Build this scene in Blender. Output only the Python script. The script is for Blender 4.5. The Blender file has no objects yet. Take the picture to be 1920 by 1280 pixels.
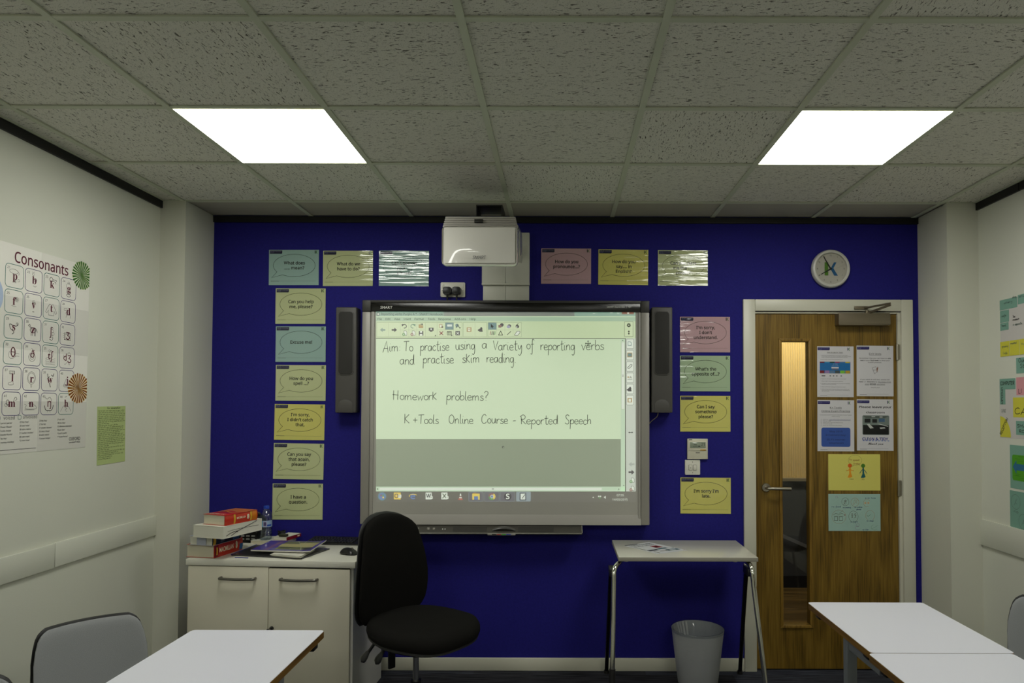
import bpy, bmesh, math, random, os
from mathutils import Vector, Matrix
random.seed(7)
SC = bpy.context.scene
COL = SC.collection

# ------------------------------------------------------------------ camera, world, exposure
F, CX, CY = 1283.0, 1051.0, 723.0          # focal length and optical centre in pixels of the 1920x1280 frame
PITCH, ROLL = 0.029, 0.003
CAMZ = 1.552
cam_d = bpy.data.cameras.new('camera')
cam = bpy.data.objects.new('camera', cam_d)
COL.objects.link(cam)
cam_d.sensor_fit = 'HORIZONTAL'
cam_d.sensor_width = 36.0
cam_d.lens = 36.0 * F / 1920.0
cam_d.shift_x = (960.0 - CX) / 1920.0
cam_d.shift_y = (CY - 640.0) / 1920.0
cam_d.clip_start = 0.02
Rcam = Matrix.Rotation(math.pi / 2 + PITCH, 3, 'X') @ Matrix.Rotation(ROLL, 3, 'Z')
cam.matrix_world = Matrix.Translation((0, 0, CAMZ)) @ Rcam.to_4x4()
SC.camera = cam
SC.view_settings.view_transform = 'Standard'
SC.view_settings.look = 'None'
EXPO = 0.7
SC.view_settings.exposure = EXPO
SC.view_settings.gamma = 1.0
SC.view_settings.use_curve_mapping = False
SC.cycles.use_denoising = True
SC.cycles.max_bounces = 10
SC.cycles.diffuse_bounces = 6
SC.cycles.sample_clamp_indirect = 6.0
SC.cycles.caustics_reflective = False
SC.cycles.caustics_refractive = False
wd = bpy.data.worlds.new('world')
SC.world = wd
wd.use_nodes = True
wd.node_tree.nodes['Background'].inputs[0].default_value = (0.5, 0.5, 0.45, 1)
wd.node_tree.nodes['Background'].inputs[1].default_value = 0.0
PANEL_L = 9.0                              # radiance of the ceiling light diffusers
PANEL_C = (1.0, 1.0, 0.92)
CORRIDOR_W = 19.0

# room dimensions (metres): camera stands at x=0, y=0
XL, XR, YB, YR, ZC = -2.215, 2.305, 4.065, -3.3, 2.677
YP = 3.755                                  # front of the corner pillars
XPL, XPR = -2.075, 2.132                    # inner sides of the pillars
GX0, GY0, TILE = -0.294, 2.567, 0.6         # ceiling grid

def ray(px, py):
    return Rcam @ Vector(((px - CX) / F, -(py - CY) / F, -1.0))
def wy(px, py, Y):
    d = ray(px, py); t = Y / d.y
    return Vector((d.x * t, Y, CAMZ + d.z * t))
def wx(px, py, X):
    d = ray(px, py); t = X / d.x
    return Vector((X, d.y * t, CAMZ + d.z * t))
def wz(px, py, Z):
    d = ray(px, py); t = (Z - CAMZ) / d.z
    return Vector((d.x * t, d.y * t, Z))

# ------------------------------------------------------------------ materials
def lin(c):
    return tuple((x / 255 / 12.92) if x / 255 <= 0.04045 else ((x / 255 + 0.055) / 1.055) ** 2.4 for x in c)
MATS = {}
class N:
    """small node helper"""
    def __init__(s, name):
        s.m = bpy.data.materials.new(name); s.m.use_nodes = True
        s.t = s.m.node_tree; s.b = s.t.nodes['Principled BSDF']
    def n(s, typ, **kw):
        x = s.t.nodes.new(typ)
        for k, v in kw.items():
            if k.startswith('i_'):
                key = k[2:]
                key = int(key) if key.isdigit() else key
                x.inputs[key].default_value = v
            else:
                setattr(x, k, v)
        return x
    def l(s, a, b): s.t.links.new(a, b)
    def coords(s, scale=(1, 1, 1), rnd=False, rot=(0, 0, 0)):
        tc = s.n('ShaderNodeTexCoord'); mp = s.n('ShaderNodeMapping')
        mp.inputs['Scale'].default_value = scale
        mp.inputs['Rotation'].default_value = rot
        s.l(tc.outputs['Object'], mp.inputs['Vector'])
        if rnd:
            oi = s.n('ShaderNodeObjectInfo')
            mu = s.n('ShaderNodeMath', operation='MULTIPLY'); mu.inputs[1].default_value = 37.0
            s.l(oi.outputs['Random'], mu.inputs[0])
            cb = s.n('ShaderNodeCombineXYZ')
            for k in range(3): s.l(mu.outputs[0], cb.inputs[k])
            s.l(cb.outputs[0], mp.inputs['Location'])
        return mp.outputs[0]
    def ramp(s, fac, stops):
        r = s.n('ShaderNodeValToRGB'); e = r.color_ramp.elements
        while len(e) < len(stops): e.new(0.5)
        for k, (p, c) in enumerate(stops):
            e[k].position = p; e[k].color = (c[0], c[1], c[2], 1)
        s.l(fac, r.inputs[0]); return r.outputs[0]
    def bump(s, h, strength, dist, target='Normal'):
        b = s.n('ShaderNodeBump'); b.inputs['Strength'].default_value = strength
        b.inputs['Distance'].default_value = dist
        s.l(h, b.inputs['Height']); s.l(b.outputs[0], s.b.inputs[target]); return b

def mat(name, col, rough=0.5, metal=0.0, coat=0.0, coat_r=0.05, trans=0.0, ior=1.45, noise=None, bump=None, spec=0.5, alpha=1.0):
    """col is display rgb 0-255 of the base colour; noise=(scale,amount); bump=(scale,strength,dist)"""
    if name in MATS: return MATS[name]
    s = N(name); c = lin(col); b = s.b
    b.inputs['Base Color'].default_value = (*c, 1)
    b.inputs['Roughness'].default_value = rough
    b.inputs['Metallic'].default_value = metal
    b.inputs['Coat Weight'].default_value = coat
    b.inputs['Coat Roughness'].default_value = coat_r
    b.inputs['Transmission Weight'].default_value = trans
    b.inputs['IOR'].default_value = ior
    b.inputs['Specular IOR Level'].default_value = spec
    b.inputs['Alpha'].default_value = alpha
    if noise or bump:
        v = s.coords()
    if noise:
        nz = s.n('ShaderNodeTexNoise', i_Scale=noise[0], i_Detail=4.0)
        s.l(v, nz.inputs['Vector'])
        a = noise[1]
        s.l(s.ramp(nz.outputs['Fac'], [(0.3, [x * (1 - a) for x in c]), (0.7, [min(1, x * (1 + a)) for x in c])]), b.inputs['Base Color'])
    if bump:
        nb = s.n('ShaderNodeTexNoise', i_Scale=bump[0], i_Detail=3.0)
        s.l(v, nb.inputs['Vector'])
        s.bump(nb.outputs['Fac'], bump[1], bump[2])
    MATS[name] = s.m
    return s.m

def laminate(name, col, strength=0.8):
    """paper under a crinkled glossy film: horizontal ripples in the film only"""
    if name in MATS: return MATS[name]
    s = N(name); c = lin(col); b = s.b
    b.inputs['Base Color'].default_value = (*c, 1)
    b.inputs['Roughness'].default_value = 0.6
    b.inputs['Specular IOR Level'].default_value = 0.2
    b.inputs['Coat Weight'].default_value = 1.0
    b.inputs['Coat Roughness'].default_value = 0.04
    b.inputs['Coat IOR'].default_value = 1.65
    v = s.coords((4.0, 4.0, 55.0), rnd=True)
    nz = s.n('ShaderNodeTexNoise', i_Scale=1.0, i_Detail=1.2, i_Roughness=0.45)
    s.l(v, nz.inputs['Vector'])
    s.bump(nz.outputs['Fac'], strength, 0.0042, 'Coat Normal')
    MATS[name] = s.m
    return s.m

def screen(name, col, ambient=0.145, base=1.0):
    """a patch of the projected picture: whitish board surface plus the light thrown on it"""
    if name in MATS: return MATS[name]
    s = N(name); c = lin(col); b = s.b
    b.inputs['Base Color'].default_value = (0.42 * base, 0.41 * base, 0.38 * base, 1)
    b.inputs['Roughness'].default_value = 0.45
    b.inputs['Specular IOR Level'].default_value = 0.3
    b.inputs['Emission Color'].default_value = (*[max(0.0, x - ambient) / 2 ** EXPO for x in c], 1)
    b.inputs['Emission Strength'].default_value = 1.0
    MATS[name] = s.m
    return s.m

def emit(name, col, strength):
    if name in MATS: return MATS[name]
    s = N(name)
    s.b.inputs['Base Color'].default_value = (0.8, 0.8, 0.8, 1)
    s.b.inputs['Emission Color'].default_value = (*col, 1)
    s.b.inputs['Emission Strength'].default_value = strength
    MATS[name] = s.m
    return s.m

def thin_clear(name, col=(1, 1, 1), base=.04, rough=.02, tint=.95):
    """a thin clear film or pane: see-through with a reflection that grows at grazing angles"""
    if name in MATS: return MATS[name]
    s = N(name); s.t.nodes.remove(s.b)
    out = [n for n in s.t.nodes if n.type == 'OUTPUT_MATERIAL'][0]
    tr = s.n('ShaderNodeBsdfTransparent'); tr.inputs[0].default_value = (*[c*tint for c in col], 1)
    gl = s.n('ShaderNodeBsdfGlossy'); gl.inputs['Roughness'].default_value = rough
    lw = s.n('ShaderNodeLayerWeight'); lw.inputs[0].default_value = .5
    pw = s.n('ShaderNodeMath', operation='POWER'); pw.inputs[1].default_value = 5.0; s.l(lw.outputs['Facing'], pw.inputs[0])
    ma = s.n('ShaderNodeMath', operation='MULTIPLY_ADD'); ma.inputs[1].default_value = .35; ma.inputs[2].default_value = base; s.l(pw.outputs[0], ma.inputs[0])
    mx = s.n('ShaderNodeMixShader'); s.l(ma.outputs[0], mx.inputs[0]); s.l(tr.outputs[0], mx.inputs[1]); s.l(gl.outputs[0], mx.inputs[2]); s.l(mx.outputs[0], out.inputs[0])
    MATS[name] = s.m
    return s.m

# ------------------------------------------------------------------ fonts
FDIR = ''
try: FDIR = os.path.join(bpy.utils.system_resource('DATAFILES'), 'fonts')
except Exception: pass
def font(fn):
    try: return bpy.data.fonts.load(os.path.join(FDIR, fn))
    except Exception: return None
FONTS = {'sans': font('NotoSansHebrew-Regular.woff2'), 'def': None, 'plain': None}
_tc = {}
def text_geo(s, fk='sans', bold=0.0, sp=1.0):
    key = (s, fk, bold, sp)
    if key in _tc: return _tc[key]
    if fk == 'sans': bold = min(bold*.85, .024)
    cu = bpy.data.curves.new('t', 'FONT'); cu.body = s
    if FONTS.get(fk): cu.font = FONTS[fk]
    cu.resolution_u = 2; cu.offset = bold; cu.space_character = sp
    ob = bpy.data.objects.new('t', cu); COL.objects.link(ob)
    dg = bpy.context.evaluated_depsgraph_get()
    ev = ob.evaluated_get(dg); me = ev.to_mesh()
    V = [(v.co.x, v.co.y) for v in me.vertices]
    Fc = [tuple(p.vertices) for p in me.polygons]
    ev.to_mesh_clear()
    bpy.data.objects.remove(ob); bpy.data.curves.remove(cu)
    _tc[key] = (V, Fc)
    return V, Fc
_cap = {}
def capheight(fk):
    if fk not in _cap:
        V, _ = text_geo('H', fk)
        _cap[fk] = max(v[1] for v in V) - min(v[1] for v in V) if V else 0.7
    return _cap[fk]

def serif(s, style='bold'):
    """printed serif / script letters from the mathematical alphabets"""
    base = {'bold': (0x1D400, 0x1D41A), 'script': (0x1D4D0, 0x1D4EA)}[style]
    out = ''
    for ch in s:
        if 'A' <= ch <= 'Z': out += chr(base[0] + ord(ch) - 65)
        elif 'a' <= ch <= 'z': out += chr(base[1] + ord(ch) - 97)
        else: out += ch
    return out

# ------------------------------------------------------------------ stroke handwriting (x-height 1, ascender 2, descender -1)
GL = {
 'a': (1.05, '.8,.85 .45,1 .1,.7 .1,.25 .4,0 .7,.25 .8,.95 .8,.3 .95,0'),
 'b': (.95, '.1,2 .1,.1|.1,.6 .45,1 .8,.75 .8,.25 .45,0 .1,.15'),
 'c': (.85, '.75,.8 .45,1 .1,.7 .1,.25 .4,0 .8,.2'),
 'd': (1.05, '.8,.8 .45,1 .1,.7 .1,.25 .4,0 .7,.25 .85,2 .85,.3 .98,0'),
 'e': (.95, '.12,.5 .75,.55 .7,.9 .4,1 .1,.7 .12,.2 .45,0 .88,.15'),
 'f': (.75, '.75,1.8 .5,2 .35,1.6 .35,-.6 .2,-.95 0,-.8|.05,1 .7,1.05'),
 'g': (1.05, '.8,.85 .45,1 .1,.7 .1,.3 .4,.05 .7,.3 .8,.95 .82,-.5 .55,-1 .3,-.8'),
 'h': (.95, '.1,2 .1,0|.1,.5 .45,1 .75,.8 .78,0'),
 'i': (.5, '.15,1 .15,.2 .35,0|.22,1.5 .26,1.56'),
 'k': (.95, '.1,1.7 .1,0|.75,1.5 .1,.7 .8,0'),
 'l': (.5, '.2,2 .15,.3 .4,0'),
 'm': (1.5, '.1,1 .1,0|.1,.6 .4,1 .6,.8 .62,0|.62,.6 .95,1 1.2,.8 1.25,0'),
 'n': (1.0, '.1,1 .1,0|.1,.55 .45,1 .75,.8 .8,.2 .92,0'),
 'o': (.9, '.45,1 .12,.75 .12,.25 .45,0 .78,.25 .78,.75 .45,1'),
 'p': (.95, '.12,1 .05,-1|.1,.6 .45,1 .8,.75 .78,.3 .45,.05 .1,.2'),
 'r': (.75, '.1,1 .12,0|.12,.55 .35,.95 .7,.95'),
 's': (.8, '.7,.85 .4,1 .15,.8 .35,.55 .65,.4 .65,.12 .35,0 .05,.15'),
 't': (.75, '.35,1.9 .32,.25 .5,0 .7,.1|.0,1.2 .75,1.3'),
 'u': (1.05, '.1,1 .12,.25 .4,0 .7,.2 .8,1 .8,.3 .95,0'),
 'v': (.85, '.05,1 .4,0 .8,1'),
 'w': (1.25, '.08,1 .3,0 .6,.8 .85,0 1.15,1'),
 'y': (.95, '.1,1 .2,.4 .5,.25 .8,.95 .82,-.4 .5,-1 .2,-.8'),
 'A': (1.3, '.0,-.2 .75,2 1.1,-.2|.15,.6 1.05,.55'),
 'C': (1.3, '1.1,1.6 .75,1.95 .25,1.5 .15,.6 .45,.05 .9,.1 1.15,.4'),
 'E': (1.0, '.85,1.9 .15,1.85 .15,0 .9,.05|.15,1 .7,1'),
 'G': (1.25, '1.05,1.6 .7,1.95 .2,1.5 .15,.5 .5,0 .95,.15 1.0,.8 .6,.8'),
 'H': (1.4, '.2,2 .2,0|1.05,2 1.0,0|.0,1.1 1.15,1.0'),
 'I': (.5, '.2,1.9 .2,0'),
 'K': (1.2, '.2,2 .2,0|1.0,1.9 .2,.95 1.05,0'),
 'L': (.95, '.15,1.9 .15,0 .85,.05'),
 'M': (1.5, '.15,0 .2,1.9 .7,.7 1.2,1.9 1.3,0'),
 'N': (1.25, '.15,0 .15,1.9 .95,0 1.0,1.9'),
 'O': (1.3, '.65,1.9 .2,1.5 .15,.5 .6,0 1.05,.4 1.1,1.4 .65,1.9'),
 'P': (1.1, '.15,0 .15,1.9 .75,1.85 .9,1.4 .7,1.0 .15,.9'),
 'R': (1.25, '.2,1.7 .3,0|.0,1.6 .6,2 1.05,1.6 .8,1.1 .3,1 1.15,0'),
 'S': (1.1, '.95,1.7 .6,2 .2,1.7 .45,1.1 .85,.7 .8,.15 .4,0 .05,.3'),
 'T': (1.2, '.0,1.85 1.2,1.95|.6,1.9 .5,0'),
 'U': (1.2, '.15,1.9 .15,.5 .5,0 .95,.4 1.0,1.9'),
 'V': (1.0, '.0,1.8 .4,0 .95,1.7'),
 'X': (1.0, '.05,1.9 .9,0|.9,1.9 .05,0'),
 'Y': (1.0, '.05,1.9 .5,1 .95,1.9|.5,1 .45,0'),
 '+': (1.0, '.5,1.2 .5,.2|.05,.7 .95,.7'),
 '-': (.8, '.1,.55 .7,.6'),
 ':': (.5, '.2,.9 .24,.98|.2,.2 .24,.28'),
 '.': (.4, '.15,0 .2,.08'),
 '?': (.9, '.1,1.6 .4,2 .8,1.7 .7,1.2 .4,.9 .4,.5|.38,.0 .42,.08'),
 ' ': (.8, ''),
}
def spline(pts, k=4):
    if len(pts) < 3: return pts
    out = []
    P = [pts[0]] + pts + [pts[-1]]
    for i in range(1, len(P) - 2):
        p0, p1, p2, p3 = P[i-1], P[i], P[i+1], P[i+2]
        for j in range(k):
            t = j / k
            out.append(tuple(0.5 * ((2*p1[q]) + (-p0[q]+p2[q])*t + (2*p0[q]-5*p1[q]+4*p2[q]-p3[q])*t*t + (-p0[q]+3*p1[q]-3*p2[q]+p3[q])*t**3) for q in range(len(p1))))
    out.append(pts[-1])
    return out
def hand(word):
    """list of polylines and the advance width"""
    out, x = [], 0.0
    for ch in word:
        adv, st = GL.get(ch, GL[' '])
        dy = random.uniform(-.06, .06)
        for p in st.split('|'):
            if not p.strip(): continue
            pts = [tuple(float(q) for q in c.split(',')) for c in p.split()]
            sharp = ch in 'AEHIKLMNTVXYv+wk'
            pts = [(x + a, b + dy) for a, b in pts]
            out.append(pts if sharp else spline(pts))
        x += adv
    return out, x

# ------------------------------------------------------------------ mesh builder
def rrect(x0, z0, x1, z1, r, n=5):
    r = min(r, abs(x1-x0)/2, abs(z1-z0)/2); P = []
    for cx, cz, a0 in ((x1-r, z1-r, 0), (x0+r, z1-r, 90), (x0+r, z0+r, 180), (x1-r, z0+r, 270)):
        for k in range(n + 1):
            a = math.radians(a0 + 90 * k / n)
            P.append((cx + r*math.cos(a), cz + r*math.sin(a)))
    return P
def ell(cx, cz, rx, rz, n=32, a0=0, a1=360):
    full = abs(a1 - a0) >= 360
    m = n if full else n + 1
    return [(cx + rx*math.cos(math.radians(a0+(a1-a0)*k/n)), cz + rz*math.sin(math.radians(a0+(a1-a0)*k/n))) for k in range(m)]

class MB:
    def __init__(s): s.v, s.f, s.mi, s.mats, s.sm = [], [], [], [], []
    def slot(s, m):
        if m not in s.mats: s.mats.append(m)
        return s.mats.index(m)
    def add(s, V, Fc, m, smooth=False, M=None):
        o = len(s.v); k = s.slot(m)
        s.v += [tuple(M @ Vector(p)) for p in V] if M else [tuple(p) for p in V]
        for f in Fc:
            s.f.append(tuple(i + o for i in f)); s.mi.append(k); s.sm.append(smooth)
        return s
    def bm(s, b, m, smooth=False, M=None, flat=None):
        b.verts.index_update(); b.normal_update()
        s.add([v.co.copy() for v in b.verts], [tuple(v.index for v in f.verts) for f in b.faces], m, smooth, M)
        if flat and smooth:
            n = len(b.faces)
            for i, f in enumerate(b.faces):
                if flat(f.normal): s.sm[len(s.sm)-n+i] = False
        b.free(); return s
    def box(s, lo, hi, m, bev=0.0, seg=2, M=None):
        b = bmesh.new(); bmesh.ops.create_cube(b, size=1)
        c = [(a+q)/2 for a, q in zip(lo, hi)]; d = [abs(q-a) for a, q in zip(lo, hi)]
        for v in b.verts: v.co = Vector((c[0]+v.co.x*d[0], c[1]+v.co.y*d[1], c[2]+v.co.z*d[2]))
        if bev > 0:
            bmesh.ops.bevel(b, geom=list(b.edges), offset=min(bev, min(d)*0.49), segments=seg, profile=0.5, affect='EDGES')
        return s.bm(b, m, bev > 0, M, lambda n: max(abs(n.x), abs(n.y), abs(n.z)) > .9995)
    def quad(s, pts, m): return s.add(pts, [tuple(range(len(pts)))], m)
    def poly(s, P, y, m):
        """flat polygon in the xz plane facing -y"""
        A = sum(P[i][0]*P[(i+1) % len(P)][1] - P[(i+1) % len(P)][0]*P[i][1] for i in range(len(P)))
        if A < 0: P = P[::-1]
        return s.add([(a, y, b) for a, b in P], [tuple(range(len(P)))], m)
    def rect(s, x0, z0, x1, z1, y, m):
        return s.poly([(x0, z0), (x1, z0), (x1, z1), (x0, z1)], y, m)
    def prism(s, P, y0, y1, m, bev=0.0, smooth=True):
        """polygon P (x,z) extruded from y0 (front, smaller y) to y1"""
        A = sum(P[i][0]*P[(i+1) % len(P)][1] - P[(i+1) % len(P)][0]*P[i][1] for i in range(len(P)))
        if A < 0: P = P[::-1]
        b = bmesh.new()
        f = [b.verts.new((a, y0, c)) for a, c in P]; r = [b.verts.new((a, y1, c)) for a, c in P]
        n = len(P)
        ff = b.faces.new(f); b.faces.new(r[::-1])
        for i in range(n): b.faces.new((f[i], r[i], r[(i+1) % n], f[(i+1) % n]))
        if bev > 0: bmesh.ops.bevel(b, geom=list(ff.edges), offset=bev, segments=2, profile=0.5, affect='EDGES')
        bmesh.ops.recalc_face_normals(b, faces=list(b.faces))
        return s.bm(b, m, smooth, None, lambda n: abs(n.y) > .9995)
    def stroke(s, pts, w, y, m, closed=False):
        """ribbon of width w along a 2D polyline in the xz plane"""
        P = [Vector(p) for p in pts]; n = len(P)
        if n < 2: return s
        L, Rr = [], []
        for i in range(n):
            a = P[i-1] if (i > 0 or closed) else None
            c = P[(i+1) % n] if (i < n-1 or closed) else None
            d1 = (P[i]-a).normalized() if a is not None and (P[i]-a).length > 1e-9 else None
            d2 = (c-P[i]).normalized() if c is not None and (c-P[i]).length > 1e-9 else None
            if d1 is None and d2 is None: d1 = Vector((1, 0))
            if d1 is None: d1 = d2
            if d2 is None: d2 = d1
            t = d1 + d2
            t = t.normalized() if t.length > 1e-6 else d1
            nn = Vector((-t.y, t.x)); k = 1.0 / max(0.5, abs(nn.dot(Vector((-d2.y, d2.x)))))
            off = nn * (w/2*k)
            L.append(P[i]+off); Rr.append(P[i]-off)
        V = [(p.x, y, p.y) for p in L] + [(p.x, y, p.y) for p in Rr]
        Fc = [(i, n+i, n+(i+1) % n, (i+1) % n) for i in range(n if closed else n-1)]
        return s.add(V, Fc, m)
    def text(s, t, x, z, cap, y, m, align='c', bold=0.0, fk='sans', fit=None, xs=1.0, sp=1.0, sh=0.0, T=None):
        """z = baseline; cap = cap height; fit = total width"""
        V, Fc = text_geo(t, fk, bold, sp)
        if not V: return s
        k = cap / capheight(fk); x0 = min(v[0] for v in V); x1 = max(v[0] for v in V)
        kx = k * xs
        if fit: kx = fit / (x1 - x0)
        w = (x1-x0)*kx
        ox = x - (w/2 if align == 'c' else (w if align == 'r' else 0))
        pts = [(ox + (v[0]-x0)*kx + v[1]*k*sh, z + v[1]*k) for v in V]
        if T: pts = [T(*p) for p in pts]
        return s.add([(a, y, b) for a, b in pts], Fc, m)
    def hand(s, t, x0, x1, z, xh, w, y, m, T=None):
        """handwritten word between x0 and x1 with x-height xh on baseline z"""
        L, adv = hand(t)
        k = (x1-x0) / adv if x1 else xh
        for p in L:
            q = [(x0 + a*k, z + b*xh) for a, b in p]
            if T: q = [T(*c) for c in q]
            s.stroke(q, w, y, m)
        return s
    def tube(s, pts, r, m, n=12, cap=True):
        P = [Vector(p) for p in pts]; V, Fc = [], []
        rr = r if isinstance(r, (list, tuple)) else [r]*len(P)
        up = None
        for i, p in enumerate(P):
            if i == 0: t = P[1]-P[0]
            elif i == len(P)-1: t = P[-1]-P[-2]
            else: t = (P[i+1]-P[i]).normalized() + (P[i]-P[i-1]).normalized()
            t.normalize()
            if up is None:
                up = Vector((0, 0, 1)) if abs(t.z) < 0.9 else Vector((1, 0, 0))
            u = (up - t*up.dot(t)).normalized(); w = t.cross(u); up = u
            for k in range(n):
                a = 2*math.pi*k/n
                V.append(p + (u*math.cos(a) + w*math.sin(a))*rr[i])
        for i in range(len(P)-1):
            for k in range(n):
                Fc.append((i*n+k, i*n+(k+1) % n, (i+1)*n+(k+1) % n, (i+1)*n+k))
        if cap:
            Fc.append(tuple(range(n))[::-1]); Fc.append(tuple((len(P)-1)*n+k for k in range(n)))
        return s.add(V, Fc, m, True)
    def lathe(s, prof, m, n=32, c=(0, 0, 0), M=None, cap=True):
        V, Fc = [], []
        for r, z in prof:
            for k in range(n):
                a = 2*math.pi*k/n
                V.append((c[0]+r*math.cos(a), c[1]+r*math.sin(a), c[2]+z))
        for i in range(len(prof)-1):
            for k in range(n):
                Fc.append((i*n+k, i*n+(k+1) % n, (i+1)*n+(k+1) % n, (i+1)*n+k))
        if cap and prof[0][0] > 1e-6: Fc.append(tuple(range(n))[::-1])
        if cap and prof[-1][0] > 1e-6: Fc.append(tuple((len(prof)-1)*n+k for k in range(n)))
        return s.add(V, Fc, m, True, M)
    def loft(s, rings, m, cap=True, M=None):
        n = len(rings[0]); V = [p for r in rings for p in r]; Fc = []
        for i in range(len(rings)-1):
            for k in range(n):
                Fc.append((i*n+k, i*n+(k+1) % n, (i+1)*n+(k+1) % n, (i+1)*n+k))
        if cap:
            Fc.append(tuple(range(n))[::-1]); Fc.append(tuple((len(rings)-1)*n+k for k in range(n)))
        return s.add(V, Fc, m, True, M)
    def build(s, name, parent=None, loc=(0, 0, 0), rz=0.0, sub=False, angle=40, rot=None):
        """sub=True: vertices are given in the parent's (or world) frame and loc is subtracted"""
        me = bpy.data.meshes.new(name)
        o = Vector(loc)
        V = [tuple(Vector(p) - o) for p in s.v] if sub else s.v
        me.from_pydata(V, [], s.f)
        for m in s.mats: me.materials.append(m)
        me.polygons.foreach_set('material_index', s.mi)
        me.polygons.foreach_set('use_smooth', s.sm)
        me.update()
        try: me.set_sharp_from_angle(angle=math.radians(angle))
        except Exception: pass
        ob = bpy.data.objects.new(name, me); COL.objects.link(ob)
        if parent: ob.parent = parent
        ob.location = loc
        ob.rotation_euler = rot if rot else (0, 0, rz)
        return ob
def tag(o, label=None, cat=None, group=None, kind=None):
    if label: o['label'] = label
    if cat: o['category'] = cat
    if group: o['group'] = group
    if kind: o['kind'] = kind
    return o
def empty(name, loc, rz=0.0, label=None, cat=None, group=None, kind=None):
    o = bpy.data.objects.new(name, None); COL.objects.link(o)
    o.empty_display_size = 0.1
    o.location = loc; o.rotation_euler = (0, 0, rz)
    return tag(o, label, cat, group, kind)
def copy_tree(o, parent=None):
    kids = list(o.children)
    c = o.copy(); COL.objects.link(c)
    if parent: c.parent = parent; c.matrix_parent_inverse = o.matrix_parent_inverse.copy()
    for ch in kids: copy_tree(ch, c)
    return c
R = math.radians
# ------------------------------------------------------------------ surface materials
WHITE_WALL = mat('wall_paint', (207, 208, 195), 0.7, bump=(180, 0.15, 0.002))
PILLAR = mat('pillar_paint', (204, 204, 190), 0.7, bump=(160, 0.15, 0.002))
BLUE = mat('blue_wall_covering', (30, 27, 116), 0.75, noise=(90, 0.10), bump=(260, 0.3, 0.002), spec=0.25)
TRIM_W = mat('trim_gloss_paint', (205, 203, 186), 0.35)
BLACK_TRIM_AND_SHADE = mat('black_trim_and_shade', (16, 15, 14), 0.5)
def fissured(name, rot):
    s = N(name); b = s.b
    v = s.coords((1, 1, 1), rot=(0, 0, R(rot)))
    m1 = s.n('ShaderNodeMapping'); m1.inputs['Scale'].default_value = (52, 170, 1); s.l(v, m1.inputs['Vector'])
    n1 = s.n('ShaderNodeTexNoise', i_Scale=1.0, i_Detail=2.0, i_Distortion=0.7); s.l(m1.outputs[0], n1.inputs['Vector'])
    f1 = s.ramp(n1.outputs['Fac'], [(0.61, (0, 0, 0)), (0.67, (1, 1, 1))])
    n2 = s.n('ShaderNodeTexNoise', i_Scale=260.0, i_Detail=2.0); s.l(v, n2.inputs['Vector'])
    f2 = s.ramp(n2.outputs['Fac'], [(0.60, (0, 0, 0)), (0.72, (.6, .6, .6))])
    mx = s.n('ShaderNodeMath', operation='MAXIMUM'); s.l(f1, mx.inputs[0]); s.l(f2, mx.inputs[1])
    c0, c1 = lin((226, 224, 214)), lin((104, 101, 92))
    s.l(s.ramp(mx.outputs[0], [(0.0, c0), (1.0, c1)]), b.inputs['Base Color'])
    b.inputs['Roughness'].default_value = 0.9
    inv = s.n('ShaderNodeMath', operation='SUBTRACT'); inv.inputs[0].default_value = 1.0; s.l(mx.outputs[0], inv.inputs[1])
    s.bump(inv.outputs[0], 0.6, 0.003)
    return s.m
TILE_A, TILE_B = fissured('ceiling_tile', 4), fissured('ceiling_tile_turned', 92)
PLAIN_C = mat('ceiling_plaster', (176, 172, 158), 0.85)
GRID_M = mat('ceiling_grid_paint', (200, 204, 184), 0.5)
def carpet():
    s = N('carpet_planks'); b = s.b
    v = s.coords((1, 1, 1))
    br = s.n('ShaderNodeTexBrick', i_Scale=1.0); s.l(v, br.inputs['Vector'])
    br.inputs['Mortar Size'].default_value = 0.0
    br.inputs['Brick Width'].default_value = 1.0; br.inputs['Row Height'].default_value = 0.25
    br.inputs['Color1'].default_value = (*lin((58, 58, 62)), 1); br.inputs['Color2'].default_value = (*lin((80, 83, 96)), 1)
    m1 = s.n('ShaderNodeMapping'); m1.inputs['Scale'].default_value = (5, 130, 1); s.l(v, m1.inputs['Vector'])
    n1 = s.n('ShaderNodeTexNoise', i_Scale=1.0, i_Detail=4.0); s.l(m1.outputs[0], n1.inputs['Vector'])
    f = s.ramp(n1.outputs['Fac'], [(0.36, (.25, .25, .26)), (0.62, (1.2, 1.2, 1.2))])
    mx = s.n('ShaderNodeMix', data_type='RGBA', blend_type='MULTIPLY'); mx.inputs[0].default_value = 1.0
    s.l(br.outputs['Color'], mx.inputs[6]); s.l(f, mx.inputs[7]); s.l(mx.outputs[2], b.inputs['Base Color'])
    b.inputs['Roughness'].default_value = 1.0; b.inputs['Specular IOR Level'].default_value = 0.1
    n3 = s.n('ShaderNodeTexNoise', i_Scale=500.0); s.l(v, n3.inputs['Vector']); s.bump(n3.outputs['Fac'], 0.8, 0.004)
    return s.m
CARPET = carpet()
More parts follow.
